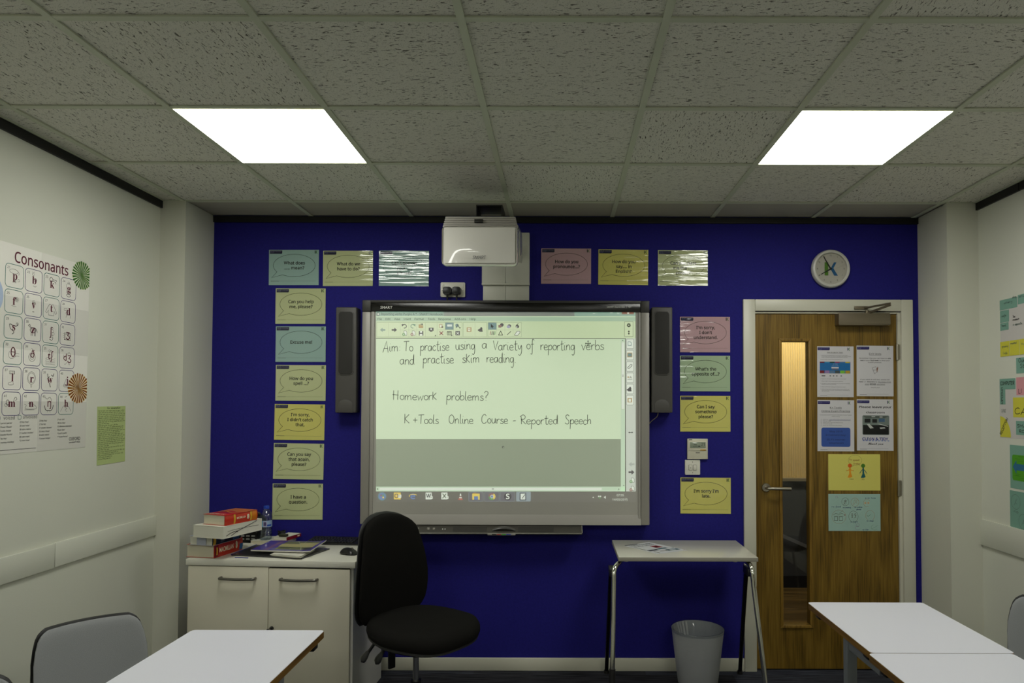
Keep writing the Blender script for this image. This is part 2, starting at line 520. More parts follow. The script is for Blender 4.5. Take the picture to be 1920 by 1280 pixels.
def oak(name='oak_veneer', axis='z', c=((80, 60, 16), (114, 88, 28), (132, 104, 40))):
    s = N(name); b = s.b
    sc = {'z': (4.2, 4.2, 0.62), 'y': (5.5, 0.55, 5.5), 'x': (.55, 5.5, 5.5)}[axis]
    v = s.coords(sc)
    n0 = s.n('ShaderNodeTexNoise', i_Scale=1.0, i_Detail=2.0); s.l(v, n0.inputs['Vector'])
    mu = s.n('ShaderNodeMath', operation='MULTIPLY'); mu.inputs[1].default_value = 34.0; s.l(n0.outputs['Fac'], mu.inputs[0])
    sn = s.n('ShaderNodeMath', operation='SINE'); s.l(mu.outputs[0], sn.inputs[0])
    f = {'z': (150, 150, 5), 'y': (150, 5, 150), 'x': (5, 150, 150)}[axis]
    v2 = s.coords(f); n2 = s.n('ShaderNodeTexNoise', i_Scale=1.0, i_Detail=4.0); s.l(v2, n2.inputs['Vector'])
    ma = s.n('ShaderNodeMath', operation='MULTIPLY_ADD'); ma.inputs[1].default_value = 0.10; ma.inputs[2].default_value = 0.0
    s.l(sn.outputs[0], ma.inputs[0])
    ad = s.n('ShaderNodeMath', operation='ADD'); s.l(ma.outputs[0], ad.inputs[0]); s.l(n2.outputs['Fac'], ad.inputs[1])
    c = [lin(x) for x in c]
    s.l(s.ramp(ad.outputs[0], [(0.25, c[0]), (0.5, c[1]), (0.75, c[2])]), b.inputs['Base Color'])
    b.inputs['Roughness'].default_value = 0.42; b.inputs['Specular IOR Level'].default_value = 0.35
    s.bump(n2.outputs['Fac'], 0.08, 0.001)
    return s.m
OAK = oak()
STEEL = mat('brushed_steel', (170, 164, 150), 0.32, 1.0)
CHROME = mat('chrome', (215, 213, 205), 0.08, 1.0)
BLACK_PL = mat('black_plastic', (22, 22, 22), 0.4)
DARK_PL = mat('dark_grey_plastic', (76, 74, 71), 0.5)
WHITE_PL = mat('white_plastic', (214, 212, 200), 0.3)
INK = mat('black_ink', (16, 16, 18), 0.6)

# ------------------------------------------------------------------ room shell
def struct(name, mb, label, parent=None, **k):
    o = mb.build(name, parent, **k)
    if not parent: tag(o, label, 'room', kind='structure')
    return o
b = MB().box((XL-.1, YR-.1, -.05), (XR+.1, YB+.12, 0), CARPET)
struct('floor', b, 'dark grey and blue striped carpet planks across the classroom floor')
# back wall with the door opening
DX0, DX1, DZ = 1.150, 2.030, 2.115
b = MB()
b.box((XL-.1, YB, 0), (DX0, YB+.12, ZC+.05), BLUE)
b.box((DX1, YB, 0), (XR+.1, YB+.12, ZC+.05), BLUE)
b.box((DX0, YB, DZ), (DX1, YB+.12, ZC+.05), BLUE)
struct('wall_back', b, 'deep blue end wall behind the interactive whiteboard')
struct('wall_left', MB().box((XL-.1, YR, 0), (XL, YB, ZC+.05), WHITE_WALL), 'off white side wall on the left with the phonics poster')
struct('wall_right', MB().box((XR, YR, 0), (XR+.1, YB, ZC+.05), WHITE_WALL), 'off white side wall on the right with coloured papers')
struct('wall_rear', MB().box((XL-.1, YR-.1, 0), (XR+.1, YR, ZC+.05), WHITE_WALL), 'off white wall at the far end of the room opposite the blue wall')
struct('pillar_left', MB().box((XL, YP, 0), (XPL, YB, ZC), PILLAR), 'off white boxed pillar in the corner left of the blue wall')
struct('pillar_right', MB().box((XPR, YP, 0), (XR, YB, ZC), PILLAR), 'off white boxed pillar in the corner right of the door')
# ceiling: lay-in tiles, one mesh; the metal grid another
LIGHT_CELLS = []
for yy in (GY0, GY0-4*TILE, GY0-8*TILE):
    for kx in (-2, 2): LIGHT_CELLS.append((GX0+kx*TILE, yy))
xs = sorted(set([XL, XR] + [GX0+TILE*k for k in range(-3, 5) if XL < GX0+TILE*k < XR]))
ys = sorted(set([YR, YB] + [GY0+TILE*k for k in range(-9, 3) if YR < GY0+TILE*k < YB]))
b = MB(); rnd = random.Random(3)
turned = {(-3, 1), (-2, 1), (0, 1), (3, 1), (-3, 0), (-2, -1)}
for i in range(len(xs)-1):
    for j in range(len(ys)-1):
        kx = round((xs[i+1]-TILE-GX0)/TILE); ky = round((ys[j]-GY0)/TILE)
        m = PLAIN_C if ys[j] > GY0+1.9*TILE else (TILE_B if ((kx, ky) in turned or rnd.random() < .25) else TILE_A)
        b.quad([(xs[i], ys[j], ZC+.007), (xs[i], ys[j+1], ZC+.007), (xs[i+1], ys[j+1], ZC+.007), (xs[i+1], ys[j], ZC+.007)], m)
b.box((XL-.1, YR-.1, ZC+.008), (XR+.1, YB+.1, ZC+.06), PLAIN_C)
struct('ceiling', b, 'suspended ceiling of grey fissured tiles')
b = MB()
for x in xs:
    w = .012 if XL < x < XR else .02
    b.box((x-w, YR, ZC), (x+w, YB, ZC+.006), GRID_M)
for y in ys[:-1]:
    b.box((XL, y-.012, ZC+.0005), (XR, y+.012, ZC+.006), GRID_M)
struct('trim_1', b, 'pale metal grid bars between the ceiling tiles')
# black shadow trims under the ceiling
struct('trim_2', MB().box((XL, YR, ZC-.040), (XL+.012, YP, ZC), BLACK_TRIM_AND_SHADE), 'black strip along the top of the left wall')
b = MB().box((XR-.012, YR, ZC-.040), (XR, 3.395, ZC), BLACK_TRIM_AND_SHADE).box((XR-.012, 3.402, ZC-.040), (XR, YP, ZC), BLACK_TRIM_AND_SHADE)
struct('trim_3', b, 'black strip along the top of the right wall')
struct('trim_4', MB().box((XPL, YB-.014, ZC-.036), (XPR, YB, ZC), BLACK_TRIM_AND_SHADE), 'black strip along the top of the blue wall')
# flat protective bands on the side walls
b = MB().box((XL, YR, .838), (XL+.012, 3.005, .944), WHITE_WALL, .002).box((XL, 3.008, .840), (XL+.012, YP, .946), WHITE_WALL, .002)
struct('trim_5', b, 'flat off white wall protection band along the left wall')
struct('trim_6', MB().box((XR-.012, YR, .802), (XR, YP, .942), WHITE_WALL, .002), 'flat off white wall protection band along the right wall')
b = MB().box((XPL, YB-.016, 0), (1.083, YB, .074), TRIM_W, .004).box((2.092, YB-.016, 0), (XPR, YB, .074), TRIM_W, .004)
struct('baseboard_back', b, 'white skirting board at the foot of the blue wall')
struct('baseboard_left', MB().box((XL, YR, 0), (XL+.016, YP, .074), TRIM_W, .004), 'white skirting board at the foot of the left wall')
struct('baseboard_right', MB().box((XR-.016, YR, 0), (XR, YP, .074), TRIM_W, .004), 'white skirting board at the foot of the right wall')
# corridor beyond the door's glass
CW = mat('corridor_wall_paint', (70, 72, 74), 0.6)
CREAM = mat('reeded_blind', (236, 214, 150), 0.5)
LAMI = oak('corridor_floorboards', 'x', ((60, 48, 24), (98, 78, 40), (128, 104, 56)))
struct('corridor_floor', MB().box((.6, YB+.12, -.05), (3.2, 6.2, 0), LAMI), 'brown floorboards of the corridor seen through the door glass')
YW = 5.92
b = MB().box((.6, YW, 0), (3.2, YW+.1, .93), CW).box((.6, YW, 2.45), (3.2, YW+.1, 2.7), CW)
b.box((.5, YB+.12, 0), (.6, YW+.1, 2.7), CW).box((3.2, YB+.12, 0), (3.3, YW+.1, 2.7), CW)
b.box((.5, YB+.12, 2.7), (3.3, YW+.1, 2.75), CW)
b.box((.6, YW-.015, 0), (3.2, YW, .10), BLACK_TRIM_AND_SHADE)  # black strip painting in the shadow gap at the wall's foot
b.prism([(1.2, .73), (1.2, .77), (2.9, .02), (2.9, -.0)], YW-.02, YW, mat('stair_string', (120, 122, 124), .5), smooth=False)
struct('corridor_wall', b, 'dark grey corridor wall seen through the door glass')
b = MB(); n = 130
pts = []
for k in range(n*4+1):
    x = .6 + 2.6*k/(n*4); pts.append((x, YW+.03 - .006*math.cos(2*math.pi*k/4)))
b.add([(x, y, .93) for x, y in pts] + [(x, y, 2.45) for x, y in pts], [(i, i+1, len(pts)+i+1, len(pts)+i) for i in range(len(pts)-1)], CREAM, True)
w1 = struct('window_1', b, 'lit cream reeded screen in the corridor seen through the door glass')
bb = MB().box((.6, YW-.03, .91), (3.2, YW+.02, .935), mat('corridor_sill', (150, 140, 110), .5)); bb.build('sill', w1)
ld = bpy.data.lights.new('corridor_fill_light', 'AREA'); ld.shape = 'RECTANGLE'; ld.size = 1.6; ld.size_y = .3  # added unseen area light that makes the reeded screen look lit
ld.energy = CORRIDOR_W; ld.color = (1, .92, .72)
lo = bpy.data.objects.new('corridor_fill_light', ld); COL.objects.link(lo)
lo.location = (1.9, 5.25, 2.66); lo.rotation_euler = (R(42), 0, 0)

# ------------------------------------------------------------------ ceiling lights
DIFF = emit('light_diffuser', PANEL_C, PANEL_L)
LFR = mat('light_frame', (210, 206, 190), 0.4)
def light_panel():
    root = empty('ceiling_light', (0, 0, 0))
    o, i = .296, .2885
    fb = MB()
    fb.box((-o, -o, -.010), (o, -i, -.003), LFR, .001).box((-o, i, -.010), (o, o, -.003), LFR, .001)
    fb.box((-o, -i, -.010), (-i, i, -.003), LFR, .001).box((i, -i, -.010), (o, i, -.003), LFR, .001)
    fb.build('frame', root)
    MB().box((-i, -i, -.009), (i, i, -.004), DIFF).build('diffuser', root)
    return root
pl = light_panel()
lbl = ['glowing square ceiling light panel above the left part of the blue wall', 'glowing square ceiling light panel on the side of the clock and door',
       'square ceiling light panel over the middle of the room, left row', 'square ceiling light panel over the middle of the room, right row',
       'square ceiling light panel at the rear of the room, left row', 'square ceiling light panel at the rear of the room, right row']
for k, (x, y) in enumerate(LIGHT_CELLS):
    o = pl if k == 0 else copy_tree(pl)
    o.location = (x+TILE/2, y+TILE/2, ZC+.0105)
    tag(o, lbl[k], 'ceiling light', 'square panel lights in the ceiling')

# ------------------------------------------------------------------ door
d1 = empty('door_1', (1.1595, YB, 0), label='oak veneered classroom door with narrow glass panel and white frame', cat='door', kind='structure')
LX0, LX1, LZ = 1.160, 2.004, 2.103
gx0, gx1 = wy(1468, 900, YB).x, wy(1518, 900, YB).x
gz0, gz1 = wy(1490, 1172, YB).z, wy(1490, 640, YB).z
y0, y1 = YB+.012, YB+.056
b = MB()
b.box((LX0, y0, .008), (gx0, y1, LZ), OAK).box((gx1, y0, .008), (LX1, y1, LZ), OAK)
b.box((gx0, y0, .008), (gx1, y1, gz0), OAK).box((gx0, y0, gz1), (gx1, y1, LZ), OAK)
leaf = b.build('door_leaf', d1, loc=(1.1595, YB, 0), sub=True); leaf.location = (0, 0, 0)
def dpart(mb, name, parent=None, **k):
    o = mb.build(name, parent or d1, loc=(1.1595, YB, 0), sub=True, **k); o.location = (0, 0, 0); return o
BEAD = oak('oak_bead', 'z', ((92, 68, 22), (128, 98, 36), (146, 114, 48)))
b = MB(); e = .018
for P in ([(gx0-e, gz1+e), (gx1+e, gz1+e), (gx1, gz1), (gx0, gz1)], [(gx0-e, gz0-e), (gx0, gz0), (gx1, gz0), (gx1+e, gz0-e)],
          [(gx0-e, gz0-e), (gx0-e, gz1+e), (gx0, gz1), (gx0, gz0)], [(gx1+e, gz0-e), (gx1, gz0), (gx1, gz1), (gx1+e, gz1+e)]):
    b.prism(P, y0-.010, y0+.004, BEAD, .003, smooth=False)
dpart(b, 'glazing_bead')
GLASS = thin_clear('clear_glass', tint=.95)
dpart(MB().box((gx0-.001, y0+.018, gz0), (gx1+.001, y0+.024, gz1), GLASS), 'glass_panel')
b = MB()
b.box((1.0835, YB-.018, 0), (1.155, YB+.001, 2.187), TRIM_W, .004)
b.box((2.022, YB-.018, 0), (2.0915, YB+.001, 2.187), TRIM_W, .004)
b.box((1.155, YB-.018, 2.118), (2.022, YB+.001, 2.187), TRIM_W, .004)
b.box((1.150, YB, 0), (1.1575, YB+.12, 2.115), TRIM_W).box((2.0065, YB, 0), (2.03, YB+.12, 2.115), TRIM_W).box((1.1575, YB, 2.106), (2.0065, YB+.12, 2.118), TRIM_W)
dpart(b, 'door_frame')
# lever handle
hc = wy(1437, 914, YB); hx, hz = hc.x, hc.z
h = dpart(MB().lathe([(0, 0), (.026, 0), (.026, .006), (.023, .010), (0, .010)], STEEL, 28, M=Matrix.Translation((hx, y0, hz)) @ Matrix.Rotation(R(90), 4, 'X')), 'door_handle')
b = MB().tube([(hx, y0-.008, hz), (hx, y0-.05, hz), (hx+.006, y0-.057, hz), (hx+.03, y0-.06, hz), (hx+.13, y0-.06, hz-.002)], .0095, STEEL, 14)
dpart(b, 'lever', h)
for py in (660, 915, 1215):
    hz_ = wy(1687, py, YB).z
    hb = MB().lathe([(0, -.048), (.0085, -.048), (.0085, .048), (0, .048)], STEEL, 12, c=(2.006, YB+.004, hz_))
    hb.box((2.006, YB-.0005, hz_-.045), (2.021, YB+.006, hz_+.045), STEEL)
    dpart(hb, 'hinge')
# overhead closer
a, c = wy(1569, 610, YB-.02), wy(1665, 588, YB-.02)
CLM = mat('closer_metal', (132, 122, 104), 0.38, 0.85)
cl = dpart(MB().prism(rrect(a.x, a.z, c.x, c.z, .004), y0-.062, y0, CLM, .006), 'door_closer')
s0, s1, s2, s3 = wy(1627, 587, 4.02), wy(1670, 571, 3.93), wy(1621, 578, 4.04), wy(1604, 577, 4.045)
b = MB().tube([(s0.x, 4.03, c.z), (s0.x, 4.03, c.z+.016)], .010, CLM)
for q0, q1, w in (((s0.x, 4.03, s0.z), (s1.x, 3.93, s1.z), .0075), ((s1.x, 3.93, s1.z+.008), (s2.x, 4.035, s2.z+.002), .006)):
    b.tube([q0, q1], w, CLM, 8)
b.box((s3.x-.008, YB-.028, s3.z-.010), (s2.x+.02, YB-.018, s3.z+.010), CLM, .002)
dpart(b, 'closer_arm', cl)
# ------------------------------------------------------------------ phrase cards on the blue wall
CARD = {'teal': laminate('teal_card', (146, 176, 168)), 'olive': laminate('pale_green_card', (188, 195, 146)),
        'yellow': laminate('yellow_card', (204, 198, 104)), 'pink': laminate('pink_card', (188, 152, 158)), 'green': laminate('mint_card', (164, 186, 152))}
L_INK = laminate('card_ink', (14, 14, 16)); L_NAVY = laminate('card_navy', (16, 16, 52)); L_GREEN = laminate('card_logo_green', (44, 104, 40))
L_PALE = laminate('card_logo_text', (120, 124, 160)); L_GREY = laminate('card_footer_grey', (74, 78, 66))
NAVY = mat('print_navy', (30, 26, 92), .6); LGREEN = mat('print_logo_green', (40, 100, 40), .6); PALE = mat('print_logo_text', (150, 150, 190), .6)
GREY_P = mat('print_grey', (110, 110, 112), .6)

def k_logo(b, x, z, h, y, dark, green):
    """initial letter: dark upright bar and a green chevron"""
    w = h*.8
    b.rect(x, z, x+w*.30, z+h, y, dark)
    b.poly([(x+w*.40, z+h*.5), (x+w*.72, z+h), (x+w*1.02, z+h), (x+w*.70, z+h*.5)], y, green)
    b.poly([(x+w*.40, z+h*.5), (x+w*.70, z+h*.5), (x+w*1.06, z), (x+w*.76, z)], y, green)
def name_box(b, x0, z0, x1, z1, y, box, txt):
    w = x1-x0; h = z1-z0
    b.poly([(x0, z1), (x0, z0), (x1-h*.2, z0), (x1, z0+h*.2), (x1, z1)], y, box)
    b.text('KAPLAN', x0+w*.05, z0+h*.56, h*.24, y-.0004, txt, 'l', .012, fit=w*.32)
    b.text('INTERNATIONAL', x0+w*.42, z0+h*.58, h*.17, y-.0004, txt, 'l', fit=w*.52)
    b.text('COLLEGES', x0+w*.05, z0+h*.22, h*.15, y-.0004, txt, 'l', fit=w*.28)

CW_, CH_ = .2975, .2115
def card(px, py, tilt, colour, lines, label, fk='sans', wfit=None, px1=None, cz=None):
    c = wy(px, py, YB-.003)
    b = MB(); m = CARD[colour]; x0, z1 = -CW_/2, CH_/2
    X = lambda mm: x0+mm/1000; Z = lambda mm: z1-mm/1000
    b.box((-CW_/2, -.0004, -CH_/2), (CW_/2, .0004, CH_/2), m)
    y = -.0009
    name_box(b, X(5), Z(24), X(79), Z(4), y, L_NAVY, L_PALE)
    k_logo(b, X(273), Z(23), .0185, y, L_INK, L_GREEN)
    P = ell(X(151), Z(94), .125, .067, 56, -123.4, 215)
    P = [(a, q) for a, q in P] + [(X(18), Z(167))]
    b.stroke(P, .0016, y, L_INK, closed=True)
    b.rect(X(12), Z(189.2), X(61), Z(187.2), y, L_GREY); b.rect(X(61), Z(188.4), X(281), Z(187.6), y, L_GREY)
    n = len(lines); zc = cz or 94
    for i, t in enumerate(lines):
        zz = zc + (i-(n-1)/2)*29.5 + 8.5
        b.text(t, X(152), Z(zz), .0180, y, L_INK, 'c', .022, fk=fk)
    o = b.build('phrase_card', None, loc=tuple(c), rot=(0, R(tilt), 0))
    tag(o, label, 'card', 'laminated phrase cards around the whiteboard')
    return o
card(551, 501.2, -.2, 'teal', ['What does', '..... mean?'], 'blue green card reading What does ... mean? at the top left of the wall')
card(652.4, 503, -.2, 'olive', ['What do we', 'have to do?'], 'pale green card reading What do we have to do?')
card(757.3, 503, .1, 'teal', ['Can I borrow', 'your ....,', 'please?'], 'glare streaked blue green card reading Can I borrow your, please? left of the projector', cz=104)
card(563.5, 573.8, -.1, 'olive', ['Can you help', 'me, please?'], 'pale green card reading Can you help me, please? topmost of the left column')
card(563.8, 645, -.1, 'teal', ['Excuse me!'], 'blue green card reading Excuse me! beside the left speaker')
card(563.8, 717.6, .1, 'olive', ['How do you', 'spell ...?'], 'pale green card reading How do you spell ...?')
card(561.6, 791, .5, 'yellow', ["I'm sorry,", "I didn't catch", 'that.'], "yellow card reading I'm sorry, I didn't catch that.", cz=92)
card(559.8, 864.6, .7, 'olive', ['Can you say', 'that again,', 'please?'], 'pale green card reading Can you say that again, please?')
card(558, 940, .1, 'olive', ['I have a', 'question.'], 'pale green card reading I have a question. lowest in the left column')
card(1061.5, 498.8, .1, 'pink', ['How do you', 'pronounce...?'], 'pink card reading How do you pronounce...? right of the projector')
card(1168.6, 500.8, .5, 'yellow', ['How do you', 'say.... in', 'English?'], 'yellow card reading How do you say in English?', cz=102)
card(1280.3, 502.2, .2, 'olive', ['Can you pass', 'me the ....,', 'please?'], 'glare streaked pale green card reading Can you pass me the, please?', cz=106)
card(1322, 627, 0, 'pink', ["I'm sorry,", "I don't", 'understand.'], "pink card reading I'm sorry, I don't understand. topmost of the right column")
card(1322, 700, .1, 'green', ["What's the", 'opposite of...?'], "mint green card reading What's the opposite of...? beside the right speaker")
card(1322.4, 775.4, 0, 'yellow', ['Can I say', 'something', 'please?'], 'yellow card reading Can I say something please? above the room controller')
card(1323, 928.8, .2, 'yellow', ["I'm sorry I'm", 'late.'], "yellow card reading I'm sorry I'm late. below the light switch")

# ------------------------------------------------------------------ interactive whiteboard
YF = YB-.075                                # front of the frame
YS = YB-.062                                # board surface
FR = mat('board_frame_grey', (146, 143, 136), .4, .1); FRL = mat('board_bezel_light', (160, 157, 150), .45)
FRD = mat('board_cap_dark', (52, 51, 48), .5); GLOSS = mat('board_gloss_black', (20, 19, 17), .09, bump=(900, .25, .001), spec=.6)
BOARD = mat('board_surface', (168, 166, 158), .4)
org = wy(946, 983, YB); bx, bz = org.x, org.z
ib = empty('interactive_whiteboard', (bx, YB, bz), label='wall mounted interactive whiteboard showing handwritten lesson notes', cat='whiteboard')
def bpart(mb, name, parent=None, **k):
    o = mb.build(name, parent or ib, loc=(bx, YB, bz), sub=True, **k); o.location = (0, 0, 0); return o
def PF(px, py, Y=None):
    p = wy(px, py, YF if Y is None else Y); return p.x, p.z
def PS(px, py): return PF(px, py, YS)
L0 = PF(674.5, 983)[0]; L1 = PF(690.5, 983)[0]; L2 = PF(697.5, 983)[0]
R0 = PF(1218, 983)[0]; R1 = PF(1202, 983)[0]; R2 = PF(1197, 983)[0]
T0 = PF(946, 563)[1]; T1 = PF(946, 568)[1]; T2 = PF(946, 584)[1]; B0 = PF(946, 983.5)[1]; B1 = PF(946, 965)[1]
Ts = PF(680, 584)[1]
bpart(MB().box((L0, YF, B0), (L1, YB-.004, Ts), FR, .005), 'side_frame')
bpart(MB().box((R1, YF, B0), (R0, YB-.004, Ts), FR, .005), 'side_frame')
bpart(MB().box((L0, YF-.004, Ts), (L1+.002, YB-.004, T0), FRD, .005), 'corner_cap')
bpart(MB().box((R1-.002, YF-.004, Ts), (R0, YB-.004, T0), FRD, .005), 'corner_cap')
b = MB().box((L1, YF-.002, T1), (R1, YB-.004, T0), FRD, .002); b.box((L1, YF+.004, T2), (R1, YB-.004, T1), GLOSS, .001)
tb = bpart(b, 'top_bar')
LW = mat('white_lettering', (232, 232, 226), .5)
b = MB(); a = PF(712.5, 578.4)[0], PF(712.5, 578.4)[1]
b.text('SMART', a[0], a[1], .0155, YF+.0032, LW, 'l', .006, fk='plain', fit=PF(735, 578)[0]-a[0], sh=.12)
bpart(b, 'maker_lettering', tb); b = MB()
q = PF(1138, 576.4); b.text('SMART Board 800', q[0], q[1], .0095, YF+.0032, LW, 'l', .0, fit=PF(1171.5, 576)[0]-q[0])
q = PF(1174, 577); b.rect(q[0], q[1]-.001, q[0]+.0015, q[1]+.012, YF+.0032, LW)
q = PF(1184, 576.4); b.text('mixi', q[0], q[1], .0085, YF+.0032, LW, 'r', .005, fit=.022) if False else b.text('<i>', q[0], q[1], .0085, YF+.0032, LW, 'r', .02, fit=.022)
bpart(b, 'maker_lettering', tb)
b = MB().box((L1, YF+.006, B0+.001), (L2, YB-.01, T2), FRL, .004)
bpart(b, 'inner_bezel')
bpart(MB().box((R2, YF+.006, B0+.001), (R1, YB-.01, T2), FRL, .004), 'inner_bezel')
b = MB(); b.add([(L1, YF+.013, B1), (R1, YF+.013, B1), (R1, YF-.003, B0+.006), (L1, YF-.003, B0+.006), (L1, YF-.003, B0), (R1, YF-.003, B0), (L1, YB-.01, B0), (R1, YB-.01, B0)],
                [(0, 3, 2, 1), (3, 4, 5, 2), (4, 6, 7, 5)], FRL)
bpart(b, 'bottom_bezel')
bpart(MB().box((L2, YS, B1), (R2, YB-.01, T2), BOARD), 'writing_surface')
# projected picture
S_TITLE = screen('picture_title_bar', (138, 164, 152)); S_TITLE2 = screen('picture_title_bar_dim', (126, 132, 130)); S_MENU = screen('picture_menu_bar', (158, 182, 160))
S_PAGE = screen('picture_page', (190, 208, 179)); S_TOOL = screen('picture_toolbar', (185, 202, 167)); S_BOXL = screen('picture_toolbar_box', (191, 206, 172))
S_GREY = screen('picture_grey_area', (131, 142, 127)); S_LINE = screen('picture_line', (92, 102, 96), base=.6); S_TXT = screen('picture_text', (62, 70, 66), base=.3)
S_SEP = screen('picture_divider', (150, 166, 138)); S_SCR = screen('picture_scroll', (178, 200, 176)); S_SIDE = screen('picture_side_panel', (184, 192, 182))
S_INK = screen('picture_handwriting', (54, 58, 66), base=.35); S_TASK = screen('picture_task_button', (96, 106, 116)); S_TASKB = screen('picture_task_button_bright', (140, 152, 158))
S_WHT = screen('picture_white', (208, 216, 204)); S_SLATE = screen('picture_slate_icon', (80, 98, 110), base=.6); S_TAN = screen('picture_tan_icon', (164, 142, 84))
S_RED = screen('picture_red_icon', (140, 66, 52)); S_GRN = screen('picture_green_icon', (96, 150, 84)); S_BLU = screen('picture_blue_icon', (82, 128, 170)); S_SEL = screen('picture_selected', (106, 134, 138))
S_BAND = screen('picture_task_bar', (102, 99, 94)); S_YEL = screen('picture_yellow_icon', (212, 190, 106)); S_CLOSE = screen('picture_close_button', (140, 112, 100))
b = MB(); E = YS
def srect(x0, y0, x1, y1, m, k): 
    b.poly([PS(x0, y1), PS(x1, y1), PS(x1, y0), PS(x0, y0)], E-.0003*k, m)
def sline(pts, w, m, k): b.stroke([PS(*p) for p in pts], w*.0031, E-.0003*k, m)
def sbox(x0, y0, x1, y1, m, k, w=.8): b.stroke([PS(*p) for p in ((x0, y0), (x1, y0), (x1, y1), (x0, y1))], w*.0031, E-.0003*k, m, closed=True)
def spoly(pts, m, k): b.poly([PS(*p) for p in pts], E-.0003*k, m)
def scirc(x, y, r, m, k, ry=None): spoly(ell(x, y, r, ry or r, 20), m, k)
def stext(t, x, y, cap, m, k, align='l', fit=None, bold=0.0, fk='sans'):
    p = PS(x, y); f = fit*.0031 if fit else None
    b.text(t, p[0], p[1], cap*.0031, E-.0003*k, m, align, bold, fk, fit=f)
srect(705, 584, 1191.5, 593, S_TITLE, 1); srect(832, 584, 1077, 592.5, S_TITLE2, 2)
srect(705, 593, 1191.5, 602, S_MENU, 1); srect(705, 592.6, 1191.5, 594.2, S_PAGE, 2)
srect(705, 602, 1191.5, 634, S_TOOL, 1); srect(705, 634, 1172, 912, S_PAGE, 1); srect(705, 823, 1164, 912, S_GREY, 2)
srect(1164, 634, 1172, 921, S_SCR, 2); srect(705, 912, 1172, 921, S_SCR, 2); srect(1173, 634, 1192, 921, S_SIDE, 1)
srect(705, 921, 1192.5, 941, S_BAND, 1)
sline([(705, 634), (1173, 634.5)], 1.2, S_LINE, 3); sline([(1172.6, 634), (1173.2, 921)], 1.0, S_LINE, 3)
srect(711.5, 914.2, 1128, 918.8, S_WHT, 3); srect(1165, 641, 1171.2, 767, S_WHT, 3)
sbox(1165, 641, 1171.2, 767, S_SEP, 4, .5)
spoly([(706.6, 916.5), (709, 914.8), (709, 918.2)], S_LINE, 4); spoly([(1161.5, 916.8), (1159.5, 915.2), (1159.5, 918.4)], S_LINE, 4); spoly([(1169.5, 910.5), (1168, 909), (1171, 909)], S_LINE, 4); spoly([(1167.5, 636.8), (1166, 638.6), (1169, 638.6)], S_LINE, 4)
for q in (922.5, 924, 925.5): sline([(q, 915), (q, 917.8)], .6, S_LINE, 4)
for q in (702.8, 704.2, 705.6): sline([(1166.6, q), (1169.4, q)], .6, S_LINE, 4)
srect(706.5, 585.8, 711.5, 591.5, S_SLATE, 3); srect(707.8, 587, 710.6, 590.4, S_WHT, 4)
stext('Reporting verbs Purple A * - SMART Notebook', 714.5, 590.4, 4.0, S_TXT, 3, fit=117)
for t, x0, x1 in (('File', 708, 716), ('Edit', 723, 732.3), ('View', 739, 750.6), ('Insert', 757, 770.8), ('Format', 777.5, 795), ('Tools', 802.3, 815.8), ('Response', 822, 845.6), ('Add-ons', 852, 874), ('Help', 880.6, 892)):
    stext(t, x0, 599.9, 4.0, S_TXT, 3, fit=x1-x0)
sline([(1111.5, 587.8), (1116, 587.8)], 1, S_WHT, 3); sbox(1157.6, 583.8+1, 1160.6, 588, S_WHT, 3, .7); srect(1166, 584, 1188.5, 589, S_CLOSE, 2)
sline([(1176, 585.5), (1179.5, 588)], .9, S_WHT, 3); sline([(1176, 588), (1179.5, 585.5)], .9, S_WHT, 3)
sline([(1144, 586.2), (1149, 586.2)], 1.2, S_WHT, 3)
for x0, x1 in ((706.5, 866.5), (868.5, 912.5), (915, 977.5)):
    srect(x0, 604.3, x1, 631.3, S_BOXL, 2); sbox(x0, 604.3, x1, 631.3, S_SEP, 3, .8)
for q in (728.5, 750.5, 766.5, 781.5, 797.5, 819.5, 834.5, 850.5, 890.5, 931, 946.5, 962): sline([(q, 605), (q, 631)], .45, S_SEP, 3)
for x0, x1 in ((750.5, 797.5), (819.5, 866.5), (915, 977.5)): sline([(x0, 618.3), (x1, 618.3)], .45, S_SEP, 3)
def arrow(cx, cy, s, m, k, d=1):
    spoly([(cx-d*s, cy-s*.3), (cx, cy-s*.3), (cx, cy-s*.85), (cx+d*s, cy), (cx, cy+s*.85), (cx, cy+s*.3), (cx-d*s, cy+s*.3)], m, k)
arrow(717.5, 618.3, 5, screen('picture_dim_arrow', (122, 146, 140)), 4, -1); arrow(739.5, 618.3, 5, S_SLATE, 4, 1)
def curl(cx, cy, d, m):
    P = [(cx + d*a, cy + c) for a, c in ell(0, 0, 3.6, 3.4, 12, 150, -110)]
    P = [(x, 2*cy-y) for x, y in P]; b.stroke([PS(*p) for p in P], 1.4*.0031, E-.0012, m); spoly([(cx-d*5.4, cy-4), (cx-d*1, cy-3.5), (cx-d*4.6, cy+1)], m, 4)
curl(758.5, 611.5, 1, S_SLATE); curl(774, 611.5, -1, screen('picture_redo', (110, 142, 128)))
spoly([(785, 608), (788, 608), (789, 609.5), (793.5, 609.5), (793.5, 615), (785, 615)], S_TAN, 4); arrow(791, 607.8, 2.4, S_SLATE, 5)
def sheet_icon(cx, cy, m):
    spoly([(cx-1.5, cy-4.5), (cx+2, cy-4.5), (cx+4, cy-2.5), (cx+4, cy+4), (cx-1.5, cy+4)], S_WHT, 4)
    b.stroke([PS(*p) for p in ((cx-1.5, cy-4.5), (cx+2, cy-4.5), (cx+4, cy-2.5), (cx+4, cy+4), (cx-1.5, cy+4))], .6*.0031, E-.0015, S_LINE, closed=True)
    scirc(cx-2, cy+2.4, 2.8, m, 6); scirc(cx-2, cy+2.4, 1.0, S_WHT, 7)
sheet_icon(759, 624.5, S_GRN); sheet_icon(774.5, 624.5, S_RED)
